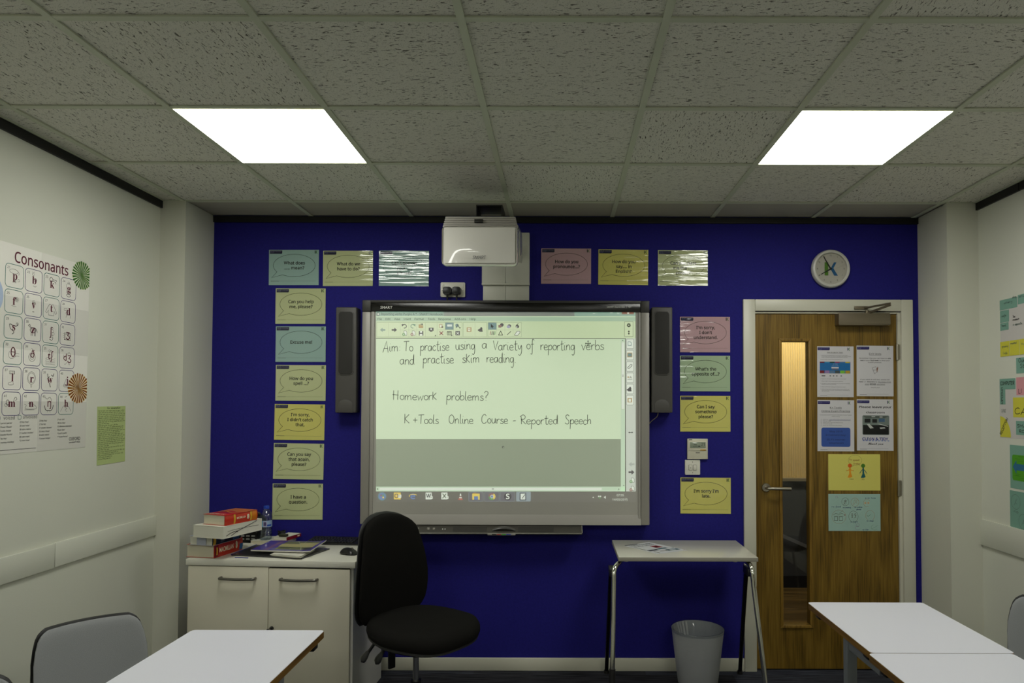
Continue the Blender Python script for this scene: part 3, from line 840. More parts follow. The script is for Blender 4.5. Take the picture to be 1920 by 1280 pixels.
def disk(cx, cy, s, m): srect(cx-s, cy-s, cx+s, cy+s, m, 4); srect(cx-s*.5, cy-s, cx+s*.5, cy-s*.25, S_WHT, 5); srect(cx-s*.6, cy+s*.25, cx+s*.6, cy+s, S_WHT, 5)
disk(789.5, 624.8, 4.2, S_SLATE)
srect(804, 614.3, 813, 620, S_SLATE, 4); spoly([(805.5, 621.8), (811.5, 621.8), (810, 620), (807, 620)], S_SLATE, 4); scirc(808.5, 617, 1.6, S_WHT, 5)
for q in ((817.5, 630), (863.5, 615.5), (848, 629.6)): spoly([(q[0], q[1]), (q[0]-2.6, q[1]), (q[0], q[1]-2.6)], S_TXT, 5)
srect(823.5, 607.5, 829.5, 614.5, S_TAN, 4); srect(824.7, 608.7, 828.3, 613.5, S_WHT, 5); arrow(829.5, 613, 2.2, S_SLATE, 6)
srect(835, 604.6, 850.4, 617.8, S_SEL, 3); srect(838.5, 608.2, 847.5, 612, S_WHT, 4)
scirc(857, 610, 3.2, S_SEL, 4); b.stroke([PS(*p) for p in ((855, 615), (858.5, 608.5), (862, 615))], 1.1*.0031, E-.0018, S_SLATE)
sline([(824, 621), (831, 628)], 1.8, S_RED, 4); sline([(831, 621), (824, 628)], 1.8, S_RED, 4)
sbox(838.5, 621.5, 846.5, 628, S_LINE, 4, .8); srect(838.5, 621.2, 846.5, 622.8, S_LINE, 5)
for q in (841, 844): sline([(q, 622), (q, 628)], .5, S_LINE, 5)
for q in (624.4, 626.2): sline([(838.5, q), (846.5, q)], .5, S_LINE, 5)
srect(854, 620.5, 862.5, 628.5, S_SLATE, 4); sline([(855.8, 622.2), (860.8, 626.8)], 1, S_WHT, 5); sline([(860.8, 622.2), (855.8, 626.8)], 1, S_WHT, 5)
srect(875.2, 613.5, 884, 622, S_TAN, 4); srect(877.4, 615, 881.8, 620.6, S_WHT, 5); scirc(879.6, 617, 1.2, S_TAN, 6)
def puzzle(cx, cy, m, s=1.0): srect(cx-2.4*s, cy-2*s, cx+4*s, cy+4*s, m, 4); scirc(cx+1.4*s, cy-3*s, 1.8*s, m, 4); scirc(cx-3.4*s, cy+1*s, 1.6*s, m, 4); scirc(cx+4.2*s, cy+.2*s, 1.1*s, S_BOXL, 5)
puzzle(901, 617.8, S_SLATE)
srect(915.4, 604.6, 930.8, 617.8, S_SEL, 3); spoly([(920.5, 607), (920.5, 614.6), (922.4, 613), (923.6, 615.4), (924.8, 614.8), (923.6, 612.6), (926, 612.4)], S_TXT, 4)
scirc(941, 609, 3.4, S_SLATE, 4); srect(934.5, 609, 940, 614, screen('picture_brown', (134, 96, 66)), 5)
scirc(955, 611, 3.6, S_SLATE, 4, 3); scirc(953.5, 612.5, 3.4, screen('picture_lilac', (150, 150, 172)), 5, 2.8)
scirc(970, 612, 3.2, S_SLATE, 4); sline([(967.5, 610), (972, 606.5)], 1, S_TXT, 5); scirc(969, 613, 1.3, S_WHT, 5)
for q, m in ((919, S_RED), (922, S_SLATE), (925, S_LINE), (927.5, S_GRN)): sline([(q, 628), (q+1, 621)], 1.4, m, 4)
b.stroke([PS(*p) for p in ((934.8, 628), (938.7, 620.5), (942.5, 628))], 1.2*.0031, E-.0012, S_TXT, closed=True)
sline([(950.5, 628), (958, 621)], 1.1, S_TXT, 4)
spoly([(965, 627), (969.5, 621), (975, 621), (975, 623.5), (971, 628.5), (965, 628.5)], S_WHT, 4); b.stroke([PS(*p) for p in ((965, 627), (969.5, 621), (975, 621), (975, 623.5), (971, 628.5), (965, 628.5))], .8*.0031, E-.0015, S_TXT, closed=True)
srect(1171, 603, 1187, 630.5, S_BOXL, 2); sbox(1171, 603, 1187, 630.5, S_LINE, 3, .6); sline([(1171, 616.5), (1187, 616.5)], .5, S_SEP, 3)
for k in range(8):
    a = R(45*k); sline([(1179, 609.5), (1179+4*math.cos(a), 609.5+4*math.sin(a))], 1.3, S_TXT, 4)
scirc(1179, 609.5, 2.8, S_TXT, 4); scirc(1179, 609.5, 1.3, S_BOXL, 5)
spoly([(1179, 619), (1181.2, 622), (1176.8, 622)], S_TXT, 4); spoly([(1179, 627.5), (1181.2, 624.5), (1176.8, 624.5)], S_TXT, 4); sline([(1179, 621), (1179, 626)], 1, S_TXT, 4)
for k, yc in enumerate((644.5, 665.5, 687, 708, 729, 750)):
    P = rrect(1174.5, yc-9, 1188, yc+9, 1.8, 3); spoly(P, S_WHT, 2); b.stroke([PS(*p) for p in P], .5*.0031, E-.0012, S_LINE, closed=True)
spoly([(1177, 640), (1182, 640), (1184, 642), (1184, 648), (1177, 648)], S_SEL, 5); spoly([(1178, 641), (1181.5, 641), (1183, 642.8), (1183, 647), (1178, 647)], S_WHT, 6)
srect(1176, 661, 1185.5, 669.5, S_TAN, 5); srect(1177.2, 662.4, 1184.2, 668, S_SEL, 6)
b.stroke([PS(*p) for p in ((1177.5, 690.5), (1177, 688.5), (1182.5, 683), (1185, 683.5), (1184.5, 686), (1179.5, 690.5), (1177.5, 690.5))], .9*.0031, E-.0018, S_TXT)
srect(1176.5, 705.5, 1179.5, 708, S_TAN, 5); stext('A', 1180.5, 709, 4.4, S_TXT, 5); sline([(1176.5, 711), (1185.5, 711)], .8, S_LINE, 5)
puzzle(1180, 729.5, S_SLATE); srect(1176.5, 746, 1185, 754, S_TAN, 5); srect(1178.5, 747.5, 1183, 752.8, S_WHT, 6)
sline([(1179, 810.5), (1186, 810.5)], .9, S_TXT, 4); spoly([(1178, 810.5), (1180.5, 808.8), (1180.5, 812.2)], S_TXT, 4); spoly([(1187, 810.5), (1184.5, 808.8), (1184.5, 812.2)], S_TXT, 4)
arrow(1184, 870, 5.5, screen('picture_dim_arrow_side', (158, 166, 160)), 4, -1); arrow(1184, 885, 5.5, S_SLATE, 4, 1)
sheet_icon(1185, 900, S_GRN); sheet_icon(1185, 915.5, S_RED)
scirc(943.4, 838, 2.2, S_LINE, 4); scirc(944, 838.6, 1.2, S_GREY, 5)
# handwriting: (word, x0, x1, baseline)
XH = 9.6
for w, x0, x1, y0_ in (('Aim:', 718, 752, 658.5), ('To', 757, 775, 658), ('practise', 788, 843, 657), ('using', 854, 892, 655), ('a', 903.5, 914, 653), ('Variety', 925, 979, 656), ('of', 987, 1001.5, 654.5),
                      ('reporting', 1013, 1079, 656), ('verbs', 1090, 1133, 655.5), ('and', 749.5, 777.5, 683), ('practise', 793, 851.5, 681), ('skim', 866.5, 900, 679.5), ('reading.', 912, 968, 679.5),
                      ('Homework', 736, 820, 749.5), ('problems?', 837, 916, 750), ('K', 757, 769, 793.5), ('+', 774, 783, 793), ('Tools', 784.5, 823, 794), ('Online', 841, 888, 794), ('Course', 902, 953, 793.5),
                      ('-', 961, 968, 793.5), ('Reported', 975, 1047, 795), ('Speech', 1059, 1109, 795)):
    xh = XH*.0031*(.92 if y0_ > 700 else 1.0)
    p, q = PS(x0, y0_), PS(x1, y0_)
    b.hand(w, p[0], q[0], p[1], xh, .0034, E-.0012, S_INK)
sline([(1097.5, 643.5), (1107.5, 643.5)], 1, S_TXT, 5); sline([(1102.5, 638.5), (1102.5, 648.5)], 1, S_TXT, 5)
for dx, dy in ((1, 0), (-1, 0), (0, 1), (0, -1)):
    spoly([(1102.5+5.6*dx, 643.5+5.6*dy), (1102.5+3.6*dx+1.8*dy, 643.5+3.6*dy+1.8*dx), (1102.5+3.6*dx-1.8*dy, 643.5+3.6*dy-1.8*dx)], S_TXT, 6)
# task bar
for x0, m in ((879, S_TASK), (909, S_TASK), (938, S_TASK), (968, S_TASKB)):
    P = rrect(x0, 922, x0+27, 939.5, 1.5, 3); spoly(P, m, 2); b.stroke([PS(*p) for p in P], .6*.0031, E-.0009, S_TASKB, closed=True)
scirc(716.5, 930.3, 8.2, S_SEL, 3); scirc(716.5, 930.3, 6.4, S_BLU, 4)
for dx, dy, m in ((-3.6, -3.4, S_RED), (.4, -3.4, S_GRN), (-3.6, .4, S_BLU), (.4, .4, S_YEL)): srect(713+dx+3.6, 930.3+dy, 716.2+dx+3.6, 933.3+dy, m, 5)
srect(738.5, 923, 751.5, 936, S_YEL, 3); stext('O', 739.5, 933, 7.5, screen('picture_brown_o', (120, 92, 60)), 4, bold=.03); srect(746.5, 927, 752.5, 933, S_WHT, 4); srect(747.5, 929, 751.5, 930, S_TAN, 5)
stext('e', 769.5, 935, 12.5, S_BLU, 4, bold=.04); b.stroke([PS(*p) for p in ell(775, 929.5, 7.6, 3.2, 14, 150, 330)], 1.1*.0031, E-.0015, S_YEL)
for x0, ch, m in ((798, 'W', S_SLATE), (827.5, 'X', screen('picture_olive', (104, 116, 62)))):
    srect(x0, 923, x0+11.5, 936, S_WHT, 3); stext(ch, x0+1.2, 933.5, 8.0, m, 4, bold=.04, fit=9); srect(x0+8.5, 930, x0+13.5, 935, S_WHT, 5); sline([(x0+9.5, 932), (x0+12.5, 932)], .6, m, 6)
spoly([(858.5, 937), (868.5, 937), (866.5, 933.5), (860.5, 933.5)], screen('picture_orange_cone', (170, 110, 62)), 3); spoly([(861, 933.5), (866, 933.5), (864.2, 925), (862.8, 925)], S_WHT, 3); srect(861.4, 929.5, 865.6, 931.5, S_RED, 4)
srect(885.5, 925, 899.5, 936.5, S_YEL, 4); srect(889, 930, 896.5, 936.5, S_BLU, 5); srect(887, 923.5, 893, 925.5, S_TAN, 4)
scirc(922.5, 930.5, 6.6, S_GRN, 4); spoly(ell(922.5, 930.5, 6.6, 6.6, 12, 180, 300)+[(922.5, 930.5)], S_RED, 5); spoly(ell(922.5, 930.5, 6.6, 6.6, 12, -60, 60)+[(922.5, 930.5)], S_YEL, 5); scirc(922.5, 930.5, 3.2, S_WHT, 6); scirc(922.5, 930.5, 2.3, S_BLU, 7)
scirc(952, 930.5, 7, S_SLATE, 4); stext('S', 952, 935, 9.5, S_WHT, 5, 'c', bold=.03)
srect(976.5, 925.5, 984.5, 936, S_WHT, 4); sline([(979, 934), (984.5, 926.5)], 1.2, S_SLATE, 5); sbox(975, 924, 986, 937, S_SLATE, 3, 1.2)
stext('07:55', 1163, 930, 4.0, S_WHT, 3, 'c', fit=13.5); stext('14/05/2015', 1162.5, 938.2, 4.0, S_WHT, 3, 'c', fit=28.5)
spoly([(1110.5, 933), (1114, 933), (1112.2, 930.5)], S_WHT, 3); srect(1121.5, 929, 1124, 931.5, S_WHT, 3); srect(1125, 929, 1127, 931.5, S_WHT, 3); srect(1122.8, 932, 1126, 934.5, S_GRN, 3)
spoly([(1132.5, 930.8), (1133.8, 930.8), (1135.6, 928.8), (1135.6, 935), (1133.8, 933), (1132.5, 933)], S_WHT, 3)
bpart(b, 'projected_picture')
# pen tray
TRD = mat('tray_dark', (70, 68, 62), .45, .2); TRL = mat('tray_lip', (150, 147, 138), .3, .4)
tx0, tx1 = PF(742, 1000)[0], PF(1091, 1000)[0]
tz1, tz0 = PF(930, 984)[1], PF(930, 1003)[1]
b = MB()
yt = YF-.055
b.add([(tx0, YF+.02, tz1), (tx1, YF+.02, tz1), (tx1, YF, tz1-.004), (tx0, YF, tz1-.004), (tx1, yt, tz0+.022), (tx0, yt, tz0+.022), (tx1, yt, tz0+.016), (tx0, yt, tz0+.016), (tx1, YF+.01, tz0), (tx0, YF+.01, tz0)],
      [(0, 1, 2, 3), (3, 2, 4, 5), (5, 4, 6, 7), (7, 6, 8, 9), (1, 8, 6, 4, 2), (0, 3, 5, 7, 9)], TRD)
b.tube([(tx0, yt, tz0+.020), (tx1-.006, yt, tz0+.020), (tx1, yt+.008, tz0+.024), (tx1, YF-.004, tz1-.004)], .0028, TRL, 8)
tray = bpart(b, 'pen_tray')
b = MB()
def tray_pt(px, f):  # f 0 at the board, 1 at the lip
    return (PF(px, 990)[0], YF+(yt-YF)*f, (tz1-.004)+(tz0+.022-tz1+.004)*f)
for px, rr in ((785, .008), (805, .010), (815, .008)):
    p = tray_pt(px, .45); b.lathe([(0, .007), (rr*.8, .007), (rr, .004), (rr, -.004), (0, -.004)], TRL, 16, c=p); bpart(b, 'tray_button', tray); b = MB()
for px in (831.5, 836): 
    p = tray_pt(px, .5); b.lathe([(0, .004), (.0035, .004), (.0035, -.003), (0, -.003)], LW, 10, c=p); bpart(b, 'tray_light', tray); b = MB()
for x0, x1 in ((851, 914), (972, 1038)):
    p, q = tray_pt(x0, .2), tray_pt(x1, .85)
    xa, xb = p[0], q[0]
    b.add([(xa, p[1], p[2]+.0012), (xb, p[1], p[2]+.0012), (xb, q[1], q[2]+.0012), (xa, q[1], q[2]+.0012)], [(0, 3, 2, 1)], mat('tray_groove', (48, 46, 42), .5))
    bpart(b, 'pen_groove', tray); b = MB()
b = MB(); y_ = yt-.0032
p0, p1 = PF(916, 998)[0], PF(968, 998)[0]
b.box((p0, yt-.012, tz0+.010), (p1, yt+.004, tz0+.021), TRL, .004)
for k, m in enumerate((mat('ink_black_mark', (12, 12, 12)), mat('ink_red_mark', (150, 24, 24)), mat('ink_green_mark', (50, 150, 40)), mat('ink_blue_mark', (36, 60, 160)))):
    xa = PF(924.5+8.8*k, 998)[0]; b.rect(xa, tz0+.0135, xa+.026, tz0+.0195, yt-.0125, m)
bpart(b, 'ink_selector', tray)
er0, er1 = PF(924, 984)[0], PF(967, 984)[0]; ex = (er0+er1)/2; ew = (er1-er0)/2
b = MB(); rings = []
for k in range(9):
    t = -1+2*k/8; h = .020*(1-.35*t*t); w = .016*(1-.2*t*t)
    rings.append([(ew*t, -w*math.cos(R(a)), h*.5+h*.5*math.sin(R(a)) + .010*(1-t*t)) for a in range(0, 360, 30)])
b.loft(rings, mat('eraser_grey', (74, 73, 70), .3))
o = b.build('board_eraser', None, loc=(ex, yt+.024, tz0+.027))
tag(o, 'curved dark grey board eraser lying in the middle of the pen tray', 'eraser')

# ------------------------------------------------------------------ loudspeakers
GRILLE = mat('speaker_grille', (50, 49, 47), .8, bump=(900, .5, .002))
def speaker_proto(w, h):
    root = empty('loudspeaker', (0, 0, 0)); d = .085
    b = MB().box((-w/2, -d, 0), (w/2, -.002, h), DARK_PL, .007, 3); b.build('cabinet', root)
    b = MB(); gw = w*.385; P = rrect(-gw, h*.355, gw, h*.965, .022, 6)
    b.prism(P, -d-.004, -d+.002, DARK_PL, .002)
    b.prism(rrect(-gw+.006, h*.355+.006, gw-.006, h*.965-.006, .018, 6), -d-.0065, -d-.002, GRILLE, .002)
    b.build('grille', root)
    b = MB(); P = [(-gw*.93, .001), (-gw*.93, h*.07)] + ell(0, h*.07, gw*.93, h*.055, 14, 180, 0)[1:-1] + [(gw*.93, h*.07), (gw*.93, .001)]
    b.prism(P, -d-.0022, -d, DARK_PL, .001)
    b.build('connector_cover', root)
    return root
p0, p1 = wy(628, 773.5, YB-.085), wy(669.5, 575.5, YB-.085)
sp = speaker_proto(p1.x-p0.x, p1.z-p0.z)
sp.location = ((p0.x+p1.x)/2, YB, p0.z); sp.rotation_euler = (0, R(-.25), 0)
tag(sp, 'tall dark grey speaker on the wall left of the whiteboard', 'speaker', 'pair of wall speakers beside the whiteboard')
p0, p1 = wy(1220.5, 773.5, YB-.085), wy(1262.5, 575.5, YB-.085)
s2 = copy_tree(sp); s2.location = ((p0.x+p1.x)/2, YB, p0.z); s2.rotation_euler = (0, 0, 0)
tag(s2, 'tall dark grey speaker on the wall right of the whiteboard', 'speaker')
k0 = wy(1234, 774, YB-.03); k1 = wy(1219, 794, YB-.01)
b = MB().tube([tuple(Vector(p)-Vector(s2.location)) for p in spline([(k0.x, k0.y, k0.z+.01), (k0.x-.006, k0.y, k0.z-.02), (k1.x+.008, k1.y, k1.z+.015), (k1.x-.012, k1.y, k1.z-.008)])], .0022, mat('pale_cable', (170, 160, 130), .4), 8)
b.build('cable', s2)

# ------------------------------------------------------------------ socket, controller, switch
c = wy(849.5, 543.5, YB)
sk = empty('wall_socket', tuple(c), label='white double wall socket above the whiteboard', cat='socket')
b = MB().prism(rrect(-.073, -.0435, .073, .0435, .006), -.011, -.0005, WHITE_PL, .003); b.build('face_plate', sk)
b = MB()
for sx in (-1, 1):
    b.prism(rrect(sx*.058-.007, .012, sx*.058+.007, .033, .002), -.014, -.010, WHITE_PL, .0015); b.build('rocker', sk); b = MB()
b = MB()
for sx in (-1, 1): b.lathe([(0, .0015), (.003, .001), (.003, -.001)], STEEL, 12, M=Matrix.Translation((sx*.062, -.0115, -.002)) @ Matrix.Rotation(R(90), 4, 'X')); b.build('screw', sk); b = MB()
for sx, nm in ((-1, 'black plug in the left half of the double socket'), (1, 'black plug in the right half of the double socket')):
    pr = empty('plug', (c.x+sx*.0275-.002, YB-.0115, c.z-.010), label=nm, cat='plug', group='black plugs in the wall socket')
    b = MB().prism(rrect(-.0245, -.022, .0245, .022, .011), -.036, 0, BLACK_PL, .006); b.build('plug_body', pr)
    b = MB().tube([(0, -.018, -.020), (0, -.018, -.036), (.001, -.014, -.075)], [.0075, .0055, .0042], BLACK_PL, 10); b.build('cord', pr)
# room controller
p0, p1 = wy(1288, 860, YB), wy(1326, 822, YB)
w, h = p1.x-p0.x, p1.z-p0.z
rc = empty('room_controller', ((p0.x+p1.x)/2, YB, p0.z), label='white heating controller with small display on the blue wall', cat='thermostat')
PALE_PL = mat('cream_plastic', (206, 202, 182), .3)
MB().box((-w/2, -.018, 0), (w/2, -.0005, h), PALE_PL, .003).build('case', rc)
b = MB(); b.prism(rrect(-w*.44, h*.42, w*.45, h*.88, .006), -.021, -.016, PALE_PL, .0015)
b.prism(rrect(-w*.38, h*.55, w*.39, h*.84, .003), -.0222, -.019, mat('lcd_grey', (140, 150, 132), .2, coat=1.0), .0005)
LCD_I = mat('lcd_ink', (60, 68, 58), .4)
b.text('21', w*.33, h*.66, h*.13, -.0226, LCD_I, 'r', .01); b.text('AUTO', -w*.12, h*.59, h*.06, -.0226, LCD_I, 'c', .02); b.text('12:40', -w*.32, h*.76, h*.05, -.0226, LCD_I, 'l') if False else None
b.rect(w*.02, h*.60, w*.12, h*.66, -.0226, LCD_I); b.rect(-w*.2, h*.69, -w*.05, h*.72, -.0226, LCD_I)
b.build('display', rc)
MB().prism(rrect(w*.12, h*.425, w*.40, h*.475, .001), -.0225, -.019, mat('amber_strip', (190, 140, 30), .4), .0005).build('button_strip', rc)
b = MB().rect(-w*.10, h*.295, w*.11, h*.325, -.0184, mat('controller_print', (60, 60, 66), .5)); b.build('printed_mark', rc); b = MB(); b.rect(-w*.43, h*.94, -w*.27, h*.97, -.0184, mat('controller_print', (60, 60, 66), .5)); b.build('printed_mark', rc)
p0, p1 = wy(1284, 889.5, YB), wy(1312, 861.8, YB)
w, h = p1.x-p0.x, p1.z-p0.z
ls = empty('light_switch', ((p0.x+p1.x)/2, YB, p0.z), label='small white double switch plate under the heating controller', cat='switch')
MB().prism(rrect(-w/2, 0, w/2, h, .004), -.010, -.0005, WHITE_PL, .003).build('switch_plate', ls)
SW_L = mat('switch_outline', (96, 94, 88), .5)
for sx in (-.14, .15):
    b = MB().prism(rrect(sx*w-w*.12, h*.30, sx*w+w*.12, h*.68, .003), -.0105, -.008, SW_L, .0004)
    b.prism(rrect(sx*w-w*.10, h*.315, sx*w+w*.10, h*.665, .002), -.0135, -.009, WHITE_PL, .001)
    if sx < 0: b.rect(sx*w-.001, h*.43, sx*w+.0012, h*.53, -.0138, INK)
    b.build('rocker', ls)
b = MB()
for zz in (.14, .86): b.lathe([(0, .0012), (.0022, .001), (.0022, -.001)], BLACK_PL, 10, M=Matrix.Translation((0, -.0105, h*zz)) @ Matrix.Rotation(R(90), 4, 'X')); b.build('screw', ls); b = MB()

# ------------------------------------------------------------------ wall clock
c = wy(1558.5, 503.3, YB-.03); rc_ = .114
ck = empty('wall_clock', (c.x, YB, c.z), label='round white wall clock with green and blue letter logo above the door', cat='clock')
M90 = Matrix.Rotation(R(90), 4, 'X')      # lathe axis z -> -y
CLW = mat('clock_rim', (200, 198, 190), .3); CLF = mat('clock_face', (182, 178, 166), .5)
MB().lathe([(0, .001), (rc_-.004, .001), (rc_, .012), (rc_, .026), (rc_-.006, .037), (rc_-.014, .040), (rc_-.020, .036), (rc_-.021, .022)], CLW, 64, M=M90, cap=False).build('case', ck)
b = MB(); b.poly(ell(0, 0, rc_-.019, rc_-.019, 64), -.022, CLF)
b.build('face', ck)
b = MB(); s_ = (rc_-.019)/.385*.001   # clock crop units -> metres (385 px radius in the enlarged crop)
U = lambda x, y: ((x-765)*s_*1000/1000, -(y-675)*s_*1000/1000)
s_ = (rc_-.019)/388.0
U = lambda x, y: ((x-765)*s_, -(y-675)*s_)
b.poly([U(618, 515), U(706, 515), U(706, 838), U(618, 838)], -.0226, mat('clock_green', (72, 120, 10), .5))
CB = mat('clock_blue', (0, 84, 132), .5)
b.poly([U(765, 662), U(845, 517), U(908, 517), U(830, 662)], -.0226, CB); b.poly([U(765, 690), U(830, 662), U(938, 842), U(848, 842)], -.0226, CB); b.poly([U(765, 660), U(832, 660), U(832, 692), U(765, 692)], -.0227, CB)
b.build('dial_logo', ck); b = MB()
for n in range(1, 13):
    a = R(90-30*n); rr = 322*s_
    b.text(str(n), rr*math.cos(a), rr*math.sin(a)-.0038, .0085, -.0228, mat('clock_numeral', (44, 46, 56), .5), 'c', .012); b.build('numeral', ck); b = MB()

b = MB(); b.prism([U(578, 372), U(600, 372), U(785, 688), U(748, 690)], -.0262, -.0252, BLACK_PL, smooth=False); b.lathe([(0, .002), (.006, .002), (.006, 0)], BLACK_PL, 16, M=Matrix.Translation((0, -.026, 0)) @ M90); b.build('minute_hand', ck)
b = MB(); b.prism([U(522, 806), U(530, 818), U(785, 690), U(760, 660)], -.0245, -.0238, BLACK_PL, smooth=False); b.build('hour_hand', ck)
MB().lathe([(rc_-.0195, .0345), (rc_*.6, .0375), (rc_*.3, .039), (0, .0395)], thin_clear('clock_cover_clear'), 48, M=M90, cap=False).build('cover', ck)

# ------------------------------------------------------------------ projector on its wall mount
YPJ = 3.34
pj = empty('projector', (0, YB, 2.3), label='white short throw projector on a wall arm above the whiteboard', cat='projector')
def ppart(mb, name, parent=None, **k):
    o = mb.build(name, parent or pj, loc=(0, YB, 2.3), sub=True, **k); o.location = (0, 0, 0); return o
MOUNT = mat('mount_plastic', (196, 196, 184), .45)
a, c = wy(903.5, 533, YB-.04), wy(993, 436, YB-.04); q = wy(905.5, 563, YB-.03); q2 = wy(992, 535, YB-.03)
xm = wy(948, 500, YB-.04).x
b = MB().box((a.x, YB-.045, a.z), (xm-.0006, YB-.001, c.z), MOUNT, .004).box((xm+.0006, YB-.045, a.z), (c.x, YB-.001, c.z), MOUNT, .004)
b.box((a.x-.001, YB-.050, a.z-.004), (c.x+.001, YB-.001, a.z+.006), MOUNT, .003)
ppart(b, 'mount_cover')
b = MB().box((q.x, YB-.032, q.z), (xm-.0006, YB-.001, q2.z), MOUNT, .003).box((xm+.0006, YB-.032, q.z), (q2.x, YB-.001, q2.z), MOUNT, .003)
ppart(b, 'cable_cover')
# body: front shell, tapering to the rear
f0, f1 = wy(827.5, 497.5, YPJ), wy(970.5, 430, YPJ); zt = wy(900, 404, YPJ).z
PJW = mat('projector_white', (206, 204, 196), .22, coat=1.0, coat_r=.03); PJG = mat('projector_vent', (150, 147, 140), .4)
def pring(y, x0, x1, z0, z1, r): return [(p, y, z) for p, z in rrect(x0, z0, x1, z1, r, 6)]
ztop = zt
b = MB()
X0, X1, Z0, Z1 = f0.x, f1.x, f0.z, f1.z
rings = [pring(YPJ+.002, X0+.006, X1-.006, Z0+.006, Z1+.012, .018), pring(YPJ-.004, X0+.002, X1-.002, Z0+.003, Z1+.014, .020), pring(YPJ+.010, X0, X1, Z0, Z1+.016, .022), pring(YPJ+.05, X0, X1, Z0+.004, Z1+.016, .022),
         pring(YPJ+.14, X0+.004, X1-.002, Z0+.05, ztop-.004, .02), pring(YPJ+.26, X0+.01, X1+.006, Z0+.10, ztop-.006, .02)]
# front plate is a gentle bow so that it catches the ceiling lights
bow = []
nx, nz = 18, 12
for j in range(nz+1):
    for i in range(nx+1):
        u, v = i/nx, j/nz
        bow.append((X0+.012+(X1-X0-.024)*u, YPJ-.004-.008*math.sin(math.pi*u)*math.sin(math.pi*v)+.004*math.sin(9*u+4*v)*math.sin(math.pi*v)*.15, Z0+.012+(Z1-Z0-.004)*v))
b.loft(rings, PJW)
b.add(bow, [(j*(nx+1)+i, j*(nx+1)+i+1, (j+1)*(nx+1)+i+1, (j+1)*(nx+1)+i) for j in range(nz) for i in range(nx)], PJW, True)
body = ppart(b, 'projector_body')
b = MB()
n = 5; hh = (ztop-Z1-.006)/n
for k in range(n):
    z0_ = Z1+.010+hh*k; ins = .004+.002*k
    b.box((X0+ins, YPJ+.004+.006*k, z0_), (X1-ins, YPJ+.20, z0_+hh*.98), PJG, hh*.42, 3)
ppart(b, 'vent_ribs')
b = MB(); w0, w1 = wy(889, 416.5, YPJ), wy(905.5, 410, YPJ)
b.box((w0.x, YPJ+.004, w0.z), (w1.x, YPJ+.03, w1.z), mat('sensor_window', (38, 37, 34), .25), .001); ppart(b, 'sensor_window')
b = MB(); tx = wy(899, 486.5, YPJ); b.text('SMART', tx.x, tx.z, .0165, YPJ-.0135, mat('projector_print', (30, 30, 40), .5), 'c', .0, fit=.064, sh=.12)
ppart(b, 'maker_lettering', body)
b = MB(); b.add([(X1-.002, YPJ+.05, Z0+.03), (X1+.004, YPJ+.30, Z0+.075), (X1+.006, YPJ+.34, Z0+.11), (X1+.004, YPJ+.33, ztop-.02), (X1-.002, YPJ+.06, Z1+.02)], [(0, 1, 2, 3, 4)], mat('mirror_housing', (168, 172, 156), .3))
b.box((X0+.02, YPJ+.2, Z0+.085), (X1+.003, YPJ+.34, ztop-.015), PJG, .012)
ppart(b, 'mirror_housing')
# arm and dark bracket
BR = mat('bracket_dark', (34, 33, 31), .5, .3)
p0, p1 = wy(895, 403, 3.56), wy(944, 390, 3.56)
b = MB()
b.box((p0.x, 3.50, p1.z-.006), (p1.x, 3.66, p1.z), BR, .002); b.box((p0.x, 3.50, ztop-.02), (p0.x+.006, 3.66, p1.z), BR, .001); b.box((p1.x-.006, 3.50, ztop-.02), (p1.x, 3.66, p1.z), BR, .001)
b.box((p0.x, 3.50, ztop-.03), (p1.x, 3.66, ztop+.008), BR, .002)
xa = (p0.x+p1.x)/2
b.box((xa-.03, 3.6, ztop-.03), (xa+.03, YB-.02, ztop+.03), BR, .004)
b.tube(spline([(xa-.02, 3.50, ztop+.01), (xa+.005, 3.495, ztop+.014), (xa+.02, 3.49, ztop+.024), (xa+.05, 3.50, ztop+.018)]), .0025, PJG, 8)
ppart(b, 'mounting_arm')
# ------------------------------------------------------------------ white cupboard
CAB = mat('cupboard_white', (208, 203, 184), .4); CAB_T = mat('cupboard_top', (214, 212, 200), .32)
CAB_S = mat('cupboard_side', (198, 196, 190), .4); SHADOW = mat('gap_dark', (20, 19, 18), .8)
HCAB = .760; CR = R(-3.8)
cb = empty('cupboard', (-1.922, 3.538, 0), CR, label='low white two door cupboard against the blue wall under the books', cat='cupboard')
W_, D_ = .890, .470
MB().box((0, 0, HCAB-.032), (W_, D_, HCAB), CAB_T, .002).build('top', cb)
b = MB().box((.016, .022, .06), (.034, D_, HCAB-.032), CAB_S).box((W_-.034, .022, .06), (W_-.016, D_, HCAB-.032), CAB_S).box((.034, D_-.012, .06), (W_-.034, D_, HCAB-.032), CAB_S)
b.box((.034, .022, .06), (W_-.034, D_-.012, .078), CAB_S).box((.016, .04, 0), (W_-.016, D_, .06), CAB_S).box((.034, .03, HCAB-.05), (W_-.034, D_-.012, HCAB-.033), SHADOW)
b.build('carcass', cb)
HAND_M = mat('handle_grey_metal', (120, 117, 110), .3, .9)
dm = .438
